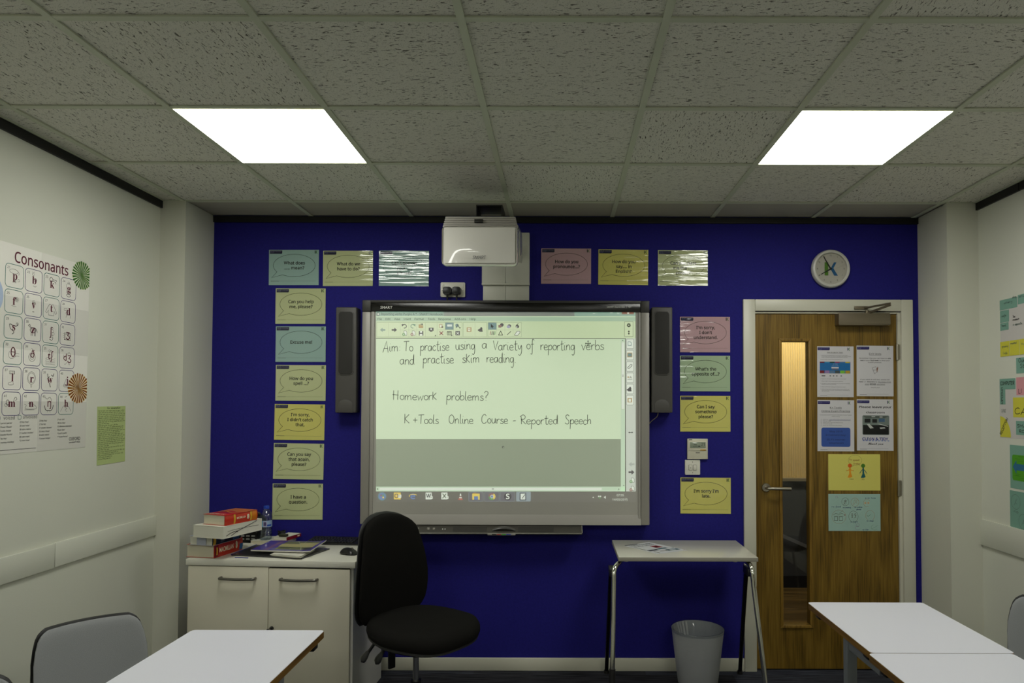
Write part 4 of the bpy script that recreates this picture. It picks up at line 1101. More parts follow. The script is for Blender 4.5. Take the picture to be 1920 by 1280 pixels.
for k, (x0, x1, hx0, hx1, zt_) in enumerate(((.012, dm-.0015, .190, .370, HCAB-.036), (dm+.0015, W_-.028, .508, .694, HCAB-.041))):
    d = MB().box((x0, .003, .065), (x1, .021, zt_), CAB, .0015).build('door', cb)
    zz = HCAB-.092
    b = MB().tube(spline([(hx0, .004, zz), (hx0, -.012, zz), (hx0+.010, -.021, zz), ((hx0+hx1)/2, -.027, zz-.001), (hx1-.010, -.021, zz), (hx1, -.012, zz), (hx1, .004, zz)], 5), .0068, HAND_M, 12)
    b.build('handle', d)
    if k == 1:
        b = MB().lathe([(0, -.016), (.009, -.016), (.010, -.010), (.011, -.001), (0, -.001)], BLACK_PL, 18, M=Matrix.Translation((dm+.022, .002, .418)) @ Matrix.Rotation(R(-90), 4, 'X'))
        b.box((dm+.020, -.036, .411), (dm+.0235, -.012, .426), STEEL, .001); b.lathe([(0, -.003), (.011, -.002), (.011, .002), (0, .003)], BLACK_PL, 16, M=Matrix.Translation((dm+.0218, -.042, .418)) @ Matrix.Rotation(R(90), 4, 'Y'))
        b.build('lock', d)
ZT = HCAB+.0008
def top(px, py, z=None): return wz(px, py, ZT if z is None else z)

# ------------------------------------------------------------------ stack of books
PAGES = mat('book_pages', (206, 200, 178), .8, bump=(200, .12, .002)); PAGES_W = mat('book_pages_white', (212, 210, 196), .8, bump=(200, .12, .002))
RED = mat('book_red', (186, 40, 16), .35, coat=.4); ORANGE = mat('book_orange', (206, 116, 22), .35, coat=.4); NAVYB = mat('book_navy', (18, 26, 52), .4, coat=.3)
BLUEB = mat('book_blue', (40, 92, 150), .4); PALEB = mat('book_pale_cover', (172, 176, 192), .45); LTXT = mat('book_lettering', (226, 214, 186), .5); GOLD = mat('book_gold', (202, 160, 44), .45); DKRED = mat('book_dark_red', (120, 18, 30), .35, coat=.3)
def book(name, loc, rz, w, d, t, cov, pages, spine, label, extra=None, cover_parts=None, bulge=.004):
    """w along x (spine at +x), d along y, t thick; local origin bottom front-left"""
    root = empty(name, loc, rz, label=label, cat='book', group='thick books stacked on the cupboard')
    b = MB(); c = .0016
    b.box((0, 0, 0), (w, d, c), cov, .0006).box((0, 0, t-c), (w, d, t), cov, .0006)
    n = 8; S = [(w-.003+bulge*math.sin(math.pi*k/n), t*k/n) for k in range(n+1)]
    b.add([(x, 0, z) for x, z in S]+[(x, d, z) for x, z in S], [(i, n+1+i, n+2+i, i+1) for i in range(n)][::1], spine, True)
    b.box((w-.006, 0, c), (w-.002, d, t-c), spine)
    if extra: extra(b, w, d, t)
    b.build('cover', root)
    MB().box((.004, .004, c), (w-.005, d-.004, t-c), pages).build('page_block', root)
    return root
def on_spine(b, w, d, t, bulge=.004):
    """returns a function putting (u along the spine from the front, v up) on the spine face"""
    return lambda u, v: (w-.003+bulge*math.sin(math.pi*v/t)+.0006, u, v)
def spine_text(b, s, u0, u1, v, cap, m, w, t, fk='def', bold=.02, stylise=None):
    V, Fc = text_geo(s, fk, bold); k = cap/capheight('sans' if fk == 'sans' else 'def')
    x0 = min(p[0] for p in V); x1 = max(p[0] for p in V); kx = (u1-u0)/(x1-x0)
    b.add([(w-.003+.004*math.sin(math.pi*max(0, min(1, (v+p[1]*k)/t)))+.0007, u0+(p[0]-x0)*kx, v+p[1]*k) for p in V], Fc, m)
def spine_rect(b, u0, u1, v0, v1, m, w, t, off=.0005):
    n = 6; V = []
    for k in range(n+1):
        v = v0+(v1-v0)*k/n; x = w-.003+.004*math.sin(math.pi*v/t)+off
        V += [(x, u0, v), (x, u1, v)]
    b.add(V, [(2*i, 2*i+1, 2*i+3, 2*i+2) for i in range(n)], m)
def ex1(b, w, d, t):
    spine_rect(b, .0, .03, .002, t-.002, DKRED, w, t); spine_rect(b, .012, .022, t*.2, t*.8, GOLD, w, t, .0009)
    spine_text(b, 'MACMILLAN', .036, .150, t*.34, t*.36, LTXT, w, t)
    spine_rect(b, .20, .228, .002, t*.55, BLUEB, w, t); spine_text(b, '8', .166, .184, t*.30, t*.5, LTXT, w, t, bold=.06)
T1_, T2_, T3_, T4_ = .066, .046, .062, .052
z = ZT
p = top(402, 1046.5)
bk = []
def place(front_right, rz, w, z):
    # position of the local origin so that the local (w,0) corner lands on front_right
    c, s = math.cos(rz), math.sin(rz)
    return (front_right[0]-w*c, front_right[1]-w*s, z)
W1 = .165
book('book', place((p.x, p.y+.002), R(-10), W1, z), R(-10), W1, .228, T1_, RED, PAGES, RED, 'thick red dictionary lying at the bottom of the book stack', ex1); z += T1_+.0006
p2 = wz(400, 1023.5, z)
def ex2(b, w, d, t):
    spine_rect(b, .0, .02, .002, t-.002, GOLD, w, t); spine_rect(b, .15, .2, t*.1, t*.9, BLUEB, w, t); spine_rect(b, .055, .085, t*.2, t*.75, mat('book_slate', (70, 82, 96), .4), w, t)
    b.box((.045, -.0006, 0), (.10, 0, t), PALEB)
W2 = .142
book('book', place((p2.x-.003, p2.y+.004), R(-12), W2, z), R(-12), W2, .215, T2_, PALEB, PAGES_W, NAVYB, 'pale book with dark navy spine second from the bottom of the stack', ex2); z += T2_+.0006
W3, D3 = .190, .275
p3 = wz(417.5, 1011, z)
def ex3(b, w, d, t): pass
rz3 = R(-17)
r3 = empty('book', place((p3.x, p3.y+.004), rz3, W3, z), rz3, label='large white paged book with a black scribble on its page edges', cat='book', group='thick books stacked on the cupboard')
b = MB().box((0, 0, 0), (W3, D3, .0014), PAGES_W).box((0, 0, T3_-.0014), (W3, D3, T3_), PAGES_W); b.box((0, D3-.002, 0), (W3, D3, T3_), PAGES_W); b.build('cover', r3)
b = MB().box((.001, .001, .0014), (W3-.001, D3-.002, T3_-.0014), PAGES_W)
b.build('page_block', r3)
b = MB()
def side(u, v): return (W3+.0004, u, v)
for line, wd in (([(.02, .012), (.06, .024), (.10, .026), (.14, .035), (.19, .046), (.235, .057)], .0030), ([(.03, .033), (.08, .036), (.13, .035), (.18, .034), (.25, .031)], .0016), ([(.055, .008), (.075, .016), (.09, .022), (.10, .020)], .0034)):
    q = spline(line); n = len(q)
    b.add([side(u, v-wd/2) for u, v in q]+[side(u, v+wd/2) for u, v in q], [(i, i+1, n+i+1, n+i) for i in range(n-1)], INK)
b.build('scribble', r3)
z += T3_+.0006
W4 = .150
p4 = wz(421.5, 986, z)
def ex4(b, w, d, t):
    spine_rect(b, .055, .066, .001, t-.001, GOLD, w, t); spine_rect(b, .165, .178, .001, t-.001, GOLD, w, t); spine_rect(b, .18, .21, .001, t-.001, ORANGE, w, t)
    spine_text(b, 'MACMILLAN', .074, .132, t*.45, t*.2, LTXT, w, t); spine_text(b, '8', .142, .158, t*.3, t*.42, LTXT, w, t, bold=.06)
    V = [(.0, d, t+.0004), (.0, d*.52, t+.0004), (w*.4, d*.62, t+.0004), (w*.75, d*.52, t+.0004), (w, d*.62, t+.0004), (w, d, t+.0004)]; b.add(V, [tuple(range(6))], ORANGE)
    for k, (u, g) in enumerate(((.40, GOLD), (.30, DKRED))):
        q = spline([(.01, d*u, 0), (w*.3, d*(u+.10), 0), (w*.7, d*(u-.02), 0), (w-.01, d*(u+.08), 0)]); n = len(q)
        b.add([(x, y, t+.0006) for x, y, _ in q]+[(x, y+.006, t+.0006) for x, y, _ in q], [(i, i+1, n+i+1, n+i) for i in range(n-1)], g)
    V, Fc = text_geo('DICTIONARY', 'def', .02); b.add([(.012+p[0]*.020, .03+p[1]*.022, t+.0006) for p in V], Fc, LTXT) if False else None
    V, Fc = text_geo('MACMILLAN', 'def', .02); b.add([(.010+p[0]*.019, .022+p[1]*.022, t+.0007) for p in V], Fc, LTXT)
book('book', place((p4.x, p4.y+.004), R(-20), W4, z), R(-20), W4, .215, T4_, RED, PAGES, RED, 'red and orange book lying on top of the book stack', ex4)

# ------------------------------------------------------------------ black portable player behind the books
RAD = mat('player_black', (26, 26, 26), .35)
pc = wz(486, 1024, ZT)
rd = empty('cd_player', (-1.812, 3.992, ZT), 0, label='black portable music player behind the stack of books', cat='music player')
b = MB(); rings = []
for k, (y, s) in enumerate(((-.052, .92), (-.046, .98), (-.03, 1), (.03, 1), (.05, .96))):
    rings.append([(a*s, y, .075+(c-.075)*s) for a, c in rrect(-.10, 0.0, .092, .15, .045, 6)])
b.loft(rings, RAD); b.build('case', rd)
b = MB(); b.prism(rrect(-.06, .012, .080, .066, .012), -.058, -.05, mat('player_panel', (14, 14, 14), .3), .003); b.build('front_panel', rd)
for i in range(3):
    for j in range(2):
        MB().box((-.012+.030*i, -.062, .020+.017*j), (.008+.030*i, -.056, .029+.017*j), mat('player_button', (128, 128, 124), .35), .002).build('button', rd) if (i, j) != (9, 9) else None
for q in (.0, .058):
    MB().lathe([(0, .012), (.013, .012), (.016, .0), (0, 0)], mat('player_knob', (48, 48, 48), .3), 20, M=Matrix.Translation((q, -.051, .094)) @ Matrix.Rotation(R(90), 4, 'X')).build('knob', rd)
b = MB().tube(spline([(-.07, 0, .146), (-.07, .0, .163), (0, 0, .167), (.062, 0, .163), (.062, 0, .146)], 5), .008, RAD, 10); b.build('carrying_handle', rd)

# ------------------------------------------------------------------ papers, red book, bottle, wallet at the back
STK = mat('paper_sheets', (206, 204, 192), .7)
pa, pb = wz(478, 1021, ZT), wz(556, 1012, ZT)
def flat(name, P, z0, z1, m, label, cat, group=None, bev=.0008, build=True):
    """slab with outline P (world x,y) from z0 to z1"""
    c = (sum(p[0] for p in P)/len(P), sum(p[1] for p in P)/len(P))
    M = Matrix(((1, 0, 0, 0), (0, 0, 1, 0), (0, 1, 0, 0), (0, 0, 0, 1)))
    b = MB(); b.prism([(p[0]-c[0], p[1]-c[1]) for p in P], 0, z1-z0, m, 0, smooth=False)
    b.v = [(x, zz, y) for x, y, zz in b.v]; b.f = [f[::-1] for f in b.f]
    if not build: return b, c
    o = b.build(name, None, loc=(c[0], c[1], z0)); tag(o, label, cat, group); return o
def obox(cx, cy, w, d, a):
    c, s = math.cos(a), math.sin(a)
    return [(cx+x*c-y*s, cy+x*s+y*c) for x, y in ((-w/2, -d/2), (w/2, -d/2), (w/2, d/2), (-w/2, d/2))]
bx_, by_ = -1.675, 3.905
def fr(x, y, w, rz): return (x-w*math.cos(rz), y-w*math.sin(rz))
ra = R(-5); o_ = fr(-1.555, 3.885, .20, ra)
wb = empty('paperback', (o_[0], o_[1], ZT), ra, label='white paperback lying under the water bottle', cat='book')
MB().box((0, 0, 0), (.20, .14, .0012), PAGES_W).box((0, 0, .0208), (.20, .14, .022), PAGES_W).box((0, .1385, 0), (.20, .14, .022), PAGES_W).build('cover', wb)
MB().box((.001, .001, .0012), (.199, .1385, .0208), PAGES).build('page_block', wb)
rr_ = R(-14); o_ = fr(-1.548, 3.897, .085, rr_)
rb = empty('paperback', (o_[0], o_[1], ZT+.0226), rr_, label='thin dark red paperback on the white one beside the bottle', cat='book')
b = MB().box((0, 0, 0), (.085, .135, .0014), DKRED).box((0, 0, .0176), (.085, .135, .019), PAGES_W).box((.0838, 0, 0), (.085, .135, .019), DKRED).box((.0851, .10, .006), (.0856, .12, .013), LTXT); b.build('cover', rb)
MB().box((.001, .001, .0014), (.0838, .134, .0176), PAGES_W).build('page_block', rb)
wl = wz(537, 1001, ZT+.046)
b = MB(); P = [[(x*s, y*s, z) for x, y in ell(0, 0, .040, .026, 20)] for z, s in ((0, .5), (.006, .56), (.014, .54), (.02, .36))]
b.loft(P, BLACK_PL); b.tube([(.020*math.cos(R(a)), .010*math.sin(R(a)), .022+.003*math.sin(R(2*a))) for a in range(0, 361, 20)], .004, BLACK_PL, 8)
o = b.build('pouch', None, loc=(-1.600, 3.955, ZT+.0422)); tag(o, 'small black pouch with a loop lying on the dark red paperback', 'pouch')
b = MB().box((-.022, -.014, 0), (.022, .014, .014), mat('olive_box', (52, 52, 38), .4), .003)
o = b.build('staple_box', None, loc=(-1.572, 3.915, ZT+.0422), rz=R(-14)); tag(o, 'small dark olive box on the dark red paperback', 'box')
# bottle
btl = empty('water_bottle', (-1.678, 3.928, ZT+.0226), label='clear plastic water bottle with blue cap standing on a paperback', cat='bottle')
PET = thin_clear('clear_plastic_bottle', (.90, .94, .97), base=.10, rough=.06, tint=.94)
prof = [(0, .004), (.024, 0), (.030, .003), (.032, .010), (.0325, .030), (.029, .036), (.0325, .042), (.029, .050), (.0325, .057), (.030, .064), (.033, .072), (.0335, .112), (.033, .128), (.031, .140), (.026, .152), (.018, .163), (.0135, .170), (.0135, .176)]
MB().lathe(prof, PET, 40).build('bottle_body', btl)
MB().lathe([(0, .176), (.0155, .176), (.0155, .190), (.0145, .1925), (0, .193)], mat('bottle_cap_blue', (24, 62, 168), .35), 24).build('cap', btl)
LB = mat('bottle_label', (150, 176, 206), .45); b = MB()
def lab(a0, a1, z0, z1, m, r=.0338):
    A = [R(a0+(a1-a0)*k/12) for k in range(13)]
    b.add([(r*math.cos(a), r*math.sin(a), z0) for a in A]+[(r*math.cos(a), r*math.sin(a), z1) for a in A], [(i, i+1, 14+i, 13+i) for i in range(12)], m, True)
lab(180, 360, .076, .112, LB); lab(195, 235, .092, .110, mat('label_green', (96, 150, 50), .5), .0340); lab(240, 262, .078, .111, mat('label_sky', (110, 184, 220), .5), .0340); lab(264, 300, .080, .108, mat('label_lilac', (190, 186, 210), .5), .0340); lab(270, 294, .083, .104, mat('label_code', (92, 84, 124), .5), .0342); lab(300, 345, .080, .090, mat('label_blue', (40, 80, 170), .5), .0340)
b.build('label', btl)
MB().lathe([(0, .006), (.029, .006), (.0305, .030), (.0305, .118), (.0315, .120), (0, .1205)], thin_clear('water', (.95, .98, 1.0), base=.07, rough=.10, tint=.96), 32).build('water', btl)
# loose white papers left of the bottle
flat('paper_sheet', obox(-1.770, 3.885, .075, .05, R(-20)), ZT, ZT+.006, STK, 'folded white papers lying between the book stack and the bottle', 'paper')
# ------------------------------------------------------------------ folder, magazine, stapled papers
FOLD = mat('folder_black', (40, 40, 42), .3, coat=.5); FOLD_B = mat('folder_blue_edge', (28, 40, 140), .4)
P = [wz(*q, ZT) for q in ((434, 1041.5), (566, 1048), (618, 1030), (481, 1023))]
P = [(q.x, q.y) for q in P]
b, c = flat('folder', P, ZT, ZT+.007, FOLD, '', '', build=False)
fo = empty('document_folder', (c[0], c[1], ZT), label='black document folder lying near the front edge of the cupboard', cat='folder')
b.build('cover', fo)
b = MB(); L = lambda i, z: (P[i][0]-c[0], P[i][1]-c[1], z)
b.tube([L(3, .0055), L(0, .0055)], .0035, FOLD_B, 8); b.build('spine_strip', fo)
q0, q1 = wz(441, 1045, ZT), wz(466, 1046, ZT)
MB().tube([(q0.x-c[0], q0.y-c[1]-.004, .002), (q1.x-c[0], q1.y-c[1]-.004, .002)], .002, FOLD_B, 8).build('edge_clip', fo)
z = ZT+.0076
P = [wz(*q, z+.006) for q in ((508, 1040), (563, 1044.5), (590, 1030), (540, 1024))]
P = [(q.x, q.y) for q in P]; cc = (sum(p[0] for p in P)/4, sum(p[1] for p in P)/4)
r_ = empty('stapled_papers', (cc[0], cc[1], z), label='wad of dog eared white papers between the folder and the magazine', cat='papers')
for k in range(4):
    b = MB(); dx = .004*math.sin(2.3*k); dy = .003*math.cos(1.7*k); n = 8
    V = []; 
    for t in (0, .0018):
        for (i, j) in ((0, 1), (3, 2)):
            for s in range(n+1):
                u = s/n; V.append((P[i][0]+(P[j][0]-P[i][0])*u-cc[0]+dx, P[i][1]+(P[j][1]-P[i][1])*u-cc[1]+dy, .0032*k+t+.0010*abs(math.sin(4*u+k))*u))
    m = n+1
    Fc = [(s, s+1, m+s+1, m+s)[::-1] for s in range(n)] + [(2*m+s, 2*m+s+1, 3*m+s+1, 3*m+s) for s in range(n)] + [(s, s+1, 2*m+s+1, 2*m+s) for s in range(n)] + [(m+s, m+s+1, 3*m+s+1, 3*m+s)[::-1] for s in range(n)] + [(0, m, 3*m, 2*m), (n, 2*m+n, 3*m+n, m+n)]
    b.add(V, Fc, STK); b.build('sheet', r_)
z2 = z+.0168
C4 = [wz(*q, z2) for q in ((470, 1032.5), (582, 1036), (612, 1017), (508, 1015))]
C4 = [Vector((q.x, q.y)) for q in C4]
mo = (C4[0]+C4[1]+C4[2]+C4[3])/4
MAGV = mat('magazine_violet', (84, 66, 168), .3, coat=.8); MAGG = mat('magazine_olive', (132, 134, 72), .3, coat=.8); MAGY = mat('magazine_straw', (206, 196, 124), .3, coat=.8); MAGD = mat('magazine_dark', (44, 46, 36), .3, coat=.8); MAGL = mat('magazine_pale_line', (196, 204, 170), .3, coat=.8); MAGM = mat('magazine_mauve', (140, 100, 150), .3, coat=.8)
def mg(u, v, dz=0):
    p = C4[0]*(1-u)*(1-v)+C4[1]*u*(1-v)+C4[2]*u*v+C4[3]*(1-u)*v
    lift = .009*max(0, (u-.8)/.2)**2*(.5+.5*v)
    return (p.x-mo.x, p.y-mo.y, .006+lift+dz)
mz = empty('magazine', (mo.x, mo.y, z2), label='glossy purple and green magazine on top of the papers and folder', cat='magazine')
def mgrid(m, u0, u1, v0, v1, dz, n=10, shift=0):
    V = []
    for j in range(2):
        for i in range(n+1):
            u = u0+(u1-u0)*i/n; V.append(mg(min(1, max(0, u+(shift*j))), v0 if j == 0 else v1, dz))
    b.add(V, [(i, i+1, n+2+i, n+1+i) for i in range(n)], m)
b = MB(); n = 14
V = [mg(i/n, 0, d) for d in (0, -.006) for i in range(n+1)] + [mg(i/n, 1, d) for d in (0, -.006) for i in range(n+1)]; m = n+1
b.add(V, [(i, i+1, m+i+1, m+i)[::-1] for i in range(n)] + [(2*m+i, 2*m+i+1, 3*m+i+1, 3*m+i) for i in range(n)] + [(m+i, m+i+1, 3*m+i+1, 3*m+i)[::-1] for i in range(n)] + [(0, m, 3*m, 2*m), (n, 2*m+n, 3*m+n, m+n)], STK)
b.build('pages', mz)
b = MB()
mgrid(MAGV, 0, 1, 0, 1, .0005, 14); mgrid(MAGG, .36, .97, .12, .95, .0009, 10, -.03); mgrid(MAGY, .34, .94, .36, .66, .0012, 10, -.02); mgrid(MAGD, .40, .96, .13, .34, .0012, 10, -.01); mgrid(MAGM, .20, .28, .02, .98, .0009, 4); mgrid(MAGY, .62, .95, .55, .78, .0013, 8, -.01)
def mline(u0, v0, u1, v1, w, m, dz=.0016):
    a, c_ = Vector((u0, v0)), Vector((u1, v1)); d = (c_-a).normalized(); nn = Vector((-d.y*.5, d.x))*w
    b.add([mg(*(a-nn), dz), mg(*(c_-nn), dz), mg(*(c_+nn), dz), mg(*(a+nn), dz)], [(0, 1, 2, 3)], m)
for u1, v1 in ((.52, .95), (.66, .95), (.86, .85), (.95, .45), (.80, .12), (.60, .15)): mline(.72, .42, u1, v1, .008, MAGL)
mline(.06, .90, .30, .90, .03, MAGV) ; mline(.05, .45, .20, .50, .02, MAGM)
b.build('cover', mz)
# ------------------------------------------------------------------ keyboard and mouse
kb0, kb1 = wz(560, 1027, ZT+.012), wz(700, 1028, ZT+.012)
KB = mat('keyboard_black', (26, 26, 28), .45); KEY = mat('key_black', (34, 34, 36), .4)
kx, ky = -1.240, 3.890
kb = empty('keyboard', (kx, ky, ZT), R(-3.8), label='black computer keyboard lying behind the magazine and mouse', cat='keyboard')
kw, kd = .42, .135
b = MB(); b.add([(-kw/2, 0, 0), (kw/2, 0, 0), (kw/2, kd, 0), (-kw/2, kd, 0), (-kw/2, 0, .010), (kw/2, 0, .010), (kw/2, kd, .022), (-kw/2, kd, .022)], [(0, 3, 2, 1), (4, 5, 6, 7), (0, 1, 5, 4), (1, 2, 6, 5), (2, 3, 7, 6), (3, 0, 4, 7)], KB); b.build('keyboard_case', kb)
kproto = MB().box((-.0076, -.0076, 0), (.0076, .0076, .007), KEY, .0022).build('key', kb)
pos = []
for r in range(6):
    y = .018+.0190*r; zz = .0095+(y/kd)*.012
    for cidx in range(15):
        if r == 0 and 3 < cidx < 9: continue
        pos.append((-kw/2+.016+.0180*cidx+(.004 if r % 2 else 0), y, zz))
    for cidx in range(4):
        if r < 5: pos.append((kw/2-.072+.0180*cidx, y, zz))
pos = pos[:97]
for k, q in enumerate(pos):
    o = kproto if k == 0 else kproto.copy()
    if k: COL.objects.link(o); o.parent = kb
    o.location = q; o.rotation_euler = (R(4.6), 0, 0)
o = MB().box((-.048, -.0078, 0), (.048, .0078, .007), KEY, .0022).build('space_bar', kb, loc=(-kw/2+.129, .018, .0112), rot=(R(4.6), 0, 0))
ms = wz(652, 1040, ZT)
b = MB(); rings = []
for k in range(13):
    t = -1+2*k/12; w = .031*math.sqrt(max(0.02, 1-t**4*.9)); h = .034*(1-.45*(t-.15)**2)*math.sqrt(max(.03, 1-t**6))
    rings.append([(w*math.cos(R(a))*(1 if math.sin(R(a)) < .1 else .92), .052*t, max(0, h*.30+h*.70*math.sin(R(a))) if a <= 180 else h*.30*(1+math.sin(R(a)))) for a in range(0, 360, 20)])
mr = empty('computer_mouse', (ms.x, ms.y+.02, ZT), R(62), label='black computer mouse at the right end of the cupboard top', cat='mouse')
b.loft(rings, mat('mouse_black', (24, 24, 24), .3)); b.build('shell', mr)
MB().lathe([(0, -.004), (.009, -.003), (.009, .003), (0, .004)], DARK_PL, 16, M=Matrix.Translation((0, -.022, .0275)) @ Matrix.Rotation(R(90), 4, 'Y')).build('scroll_wheel', mr)

# ------------------------------------------------------------------ task chair
FAB = mat('chair_fabric_black', (20, 19, 17), .95, bump=(700, .8, .003), spec=.15); SHELL = mat('chair_shell', (30, 30, 30), .5)
tc = empty('task_chair', (-.685, 3.30, 0), R(54), label='black fabric swivel chair with tall rounded back in front of the cupboard', cat='chair')
def back_ring(t, grow=0.0, y0=0.0, th=.055):
    # t 0..1 bottom to top; returns ring around z
    z = .500+.510*t
    # half width profile
    prof = [(0, .150), (.06, .185), (.14, .203), (.25, .212), (.40, .210), (.55, .200), (.70, .186), (.82, .166), (.90, .144), (.96, .110), (1.0, .060)]
    for (a, wa), (c_, wc) in zip(prof, prof[1:]):
        if a <= t <= c_: w = wa+(wc-wa)*(t-a)/(c_-a); break
    e = 1-min(1, min(t, 1-t)/.06); tk = th*(.55+.45*math.sqrt(max(0, 1-e*e)))
    y = .215+y0+.018*(t-.3)**2*2-.015*math.sin(3*t)
    if t > .78: w = .172*math.sqrt(max(.02, 1-.97*((t-.78)/.22)**2))
    w += grow
    ring = []
    for k in range(36):
        a = 2*math.pi*k/36; cx = math.copysign(abs(math.cos(a))**.75, math.cos(a)); sy = math.copysign(abs(math.sin(a))**.75, math.sin(a))
        x = w*cx; ring.append((x, y+tk/2*sy-.055*(x/.22)**2, z+(grow*(2*t-1))))
    return ring
ts = [0, .015, .04, .08, .14, .22, .32, .42, .52, .62, .72, .78, .83, .87, .91, .94, .965, .985, 1.0]
MB().loft([back_ring(t) for t in ts], FAB).build('backrest', tc)
MB().loft([back_ring(t, .006, .034, .03) for t in ts], SHELL).build('back_shell', tc)
def seat_ring(s, z, drop=0.0):
    ring = []
    for k in range(48):
        a = 2*math.pi*k/48; x = .250*s*math.copysign(abs(math.cos(a))**.72, math.cos(a)); y = .250*s*math.copysign(abs(math.sin(a))**.72, math.sin(a))
        if y > 0: x *= 1-.16*(y/.232)
        f = max(0, (-y-.09)/.142)
        ring.append((x, y-.038, z+.010-.020*f*f+.010*max(0, y/.232)))
    return ring
MB().loft([seat_ring(.90, .462), seat_ring(.98, .468), seat_ring(1.0, .482), seat_ring(.995, .500), seat_ring(.96, .515), seat_ring(.86, .525), seat_ring(.6, .530), seat_ring(.2, .530)], FAB).build('seat', tc)
MB().loft([seat_ring(.55, .436), seat_ring(.90, .444), seat_ring(.97, .456), seat_ring(.96, .468)], SHELL).build('seat_pan', tc)
b = MB().box((-.09, -.09, .388), (.09, .10, .438), BLACK_PL, .012); b.build('mechanism', tc)
b = MB(); b.tube(spline([(0, .06, .41), (0, .20, .40), (0, .285, .41), (0, .302, .46), (0, .292, .58)], 5), .020, BLACK_PL, 10); b.build('back_bar', tc)
MB().box((-.088, .085, .300), (-.052, .100, .445), BLACK_PL, .003).build('support_bar', tc)
for xx, yy, dx, dz, dy in ((-.125, .13, -.05, -.105, .055), (-.085, .085, -.05, -.115, .045)):
    L = MB().tube([(xx, yy, .445), (xx+dx*.55, yy+dy*.5, .445+dz*.55)], .0075, BLACK_PL, 10)
    lo_ = L.build('lever', tc)
    rings = []; a0 = Vector((xx+dx*.40, yy+dy*.40, .445+dz*.40)); a1 = Vector((xx+dx, yy+dy, .445+dz)); dd = (a1-a0).normalized(); u = dd.cross(Vector((0, 1, 0))).normalized(); v = dd.cross(u)
    for k in range(9):
        t = k/8; rr = .008+.014*math.sin(math.pi*min(1, t*1.02)*.62)**2 if t < .8 else .022*math.sqrt(max(.03, 1-((t-.75)/.25)**2))
        c_ = a0.lerp(a1, t); rings.append([tuple(c_+u*rr*.45*math.cos(R(q))+v*rr*math.sin(R(q))) for q in range(0, 360, 30)])
    MB().loft(rings, mat('lever_paddle', (44, 44, 44), .25)).build('paddle', lo_)
MB().tube([(0, .0, .39), (0, 0, .20)], .0145, CHROME, 20).build('gas_spring', tc)
MB().tube([(0, 0, .245), (0, 0, .09)], [.026, .028], BLACK_PL, 20).build('column', tc)
for k in range(5):
    a = R(72*k+20); ca, sa = math.cos(a), math.sin(a)
    leg = MB().tube([(0, 0, .115), (.12*ca, .12*sa, .105), (.29*ca, .29*sa, .075)], [.030, .024, .017], BLACK_PL, 12).build('leg', tc)
    q = MB().lathe([(0, -.012), (.026, -.011), (.028, 0), (.026, .011), (0, .012)], BLACK_PL, 18, M=Matrix.Translation((.29*ca, .29*sa, .0285)) @ Matrix.Rotation(a, 4, 'Z') @ Matrix.Rotation(R(90), 4, 'Y'))
    q.tube([(.29*ca, .29*sa, .028), (.29*ca, .29*sa, .075)], .008, BLACK_PL, 10); q.build('castor', leg)

# ------------------------------------------------------------------ small table with chrome legs
TOPW = mat('side_table_top', (196, 194, 182), .25, coat=.3); EDGE = mat('side_table_edge', (150, 146, 134), .4)
tx0_, tx1_, ty0, ty1, tzz = .298, 1.010, 3.510, 3.955, .782
st = empty('side_table', ((tx0_+tx1_)/2, (ty0+ty1)/2, 0), label='small pale table with bent chrome legs against the blue wall', cat='table')
ox_, oy_ = (tx0_+tx1_)/2, (ty0+ty1)/2; hw, hd = (tx1_-tx0_)/2, (ty1-ty0)/2
b = MB(); b.box((-hw, -hd, tzz-.022), (hw, hd, tzz-.0015), EDGE, .0015); b.box((-hw+.001, -hd+.001, tzz-.004), (hw-.001, hd-.001, tzz), TOPW, .001); b.build('tabletop', st)
SL = mat('leg_sleeve_black', (28, 27, 26), .35); RL = mat('rear_leg_dark', (40, 38, 35), .22, .8)
for top_, mid_, foot_, rt_, rf_ in (((.335, 3.66, .748), (.272, 3.475, .715), (.252, 3.365, .012), (.262, 3.55, .705), (.272, 4.025, .014)),
                                ((.962, 3.66, .748), (.970, 3.480, .720), (1.022, 3.365, .012), (.962, 3.56, .705), (1.048, 4.025, .014))):
    q = lambda p: (p[0]-ox_, p[1]-oy_, p[2])
    mt = tuple(m+(f-m)*.12 for m, f in zip(mid_, foot_))
    pts_ = spline([q(top_), q(((top_[0]*2+mid_[0])/3, 3.56, .748)), q(((top_[0]+mid_[0]*3)/4, 3.505, .742)), q(mid_), q(mt), q(foot_)], 6)
    b = MB(); b.tube(pts_, .0125, CHROME, 16); fl = b.build('front_leg', st)
    a0 = Vector(q(mt)); a1 = Vector(q(foot_))
    if foot_[0] < .5: MB().tube([tuple(a0.lerp(a1, .60)), tuple(a0.lerp(a1, .80))], .0155, SL, 16).build('leg_sleeve', fl)
    MB().tube([tuple(a0.lerp(a1, .985)), (a1.x, a1.y, .001)], .015, SL, 14).build('rubber_foot', fl)
    b = MB().tube([q(rt_), q(rf_)], .0115, RL, 14); rl = b.build('rear_leg', st)
    r0 = q(rf_); MB().lathe([(0, .018), (.015, .016), (.017, 0), (0, 0)], SL, 16, c=(r0[0], r0[1], .0005)).build('rubber_foot', rl)
    r1 = q(rt_); MB().box((r1[0]-.012, r1[1]-.075, .690), (r1[0]+.016, r1[1]+.02, .728), SL, .004).build('folding_joint', st)
for px in (1174, 1376):
    q = (px-1051)/1283*3.55-ox_
    MB().lathe([(0, -.006), (.011, -.006), (.011, 0), (0, 0)], STEEL, 14, c=(q, -hd+.03, tzz-.0225)).build('screw_cap', st)
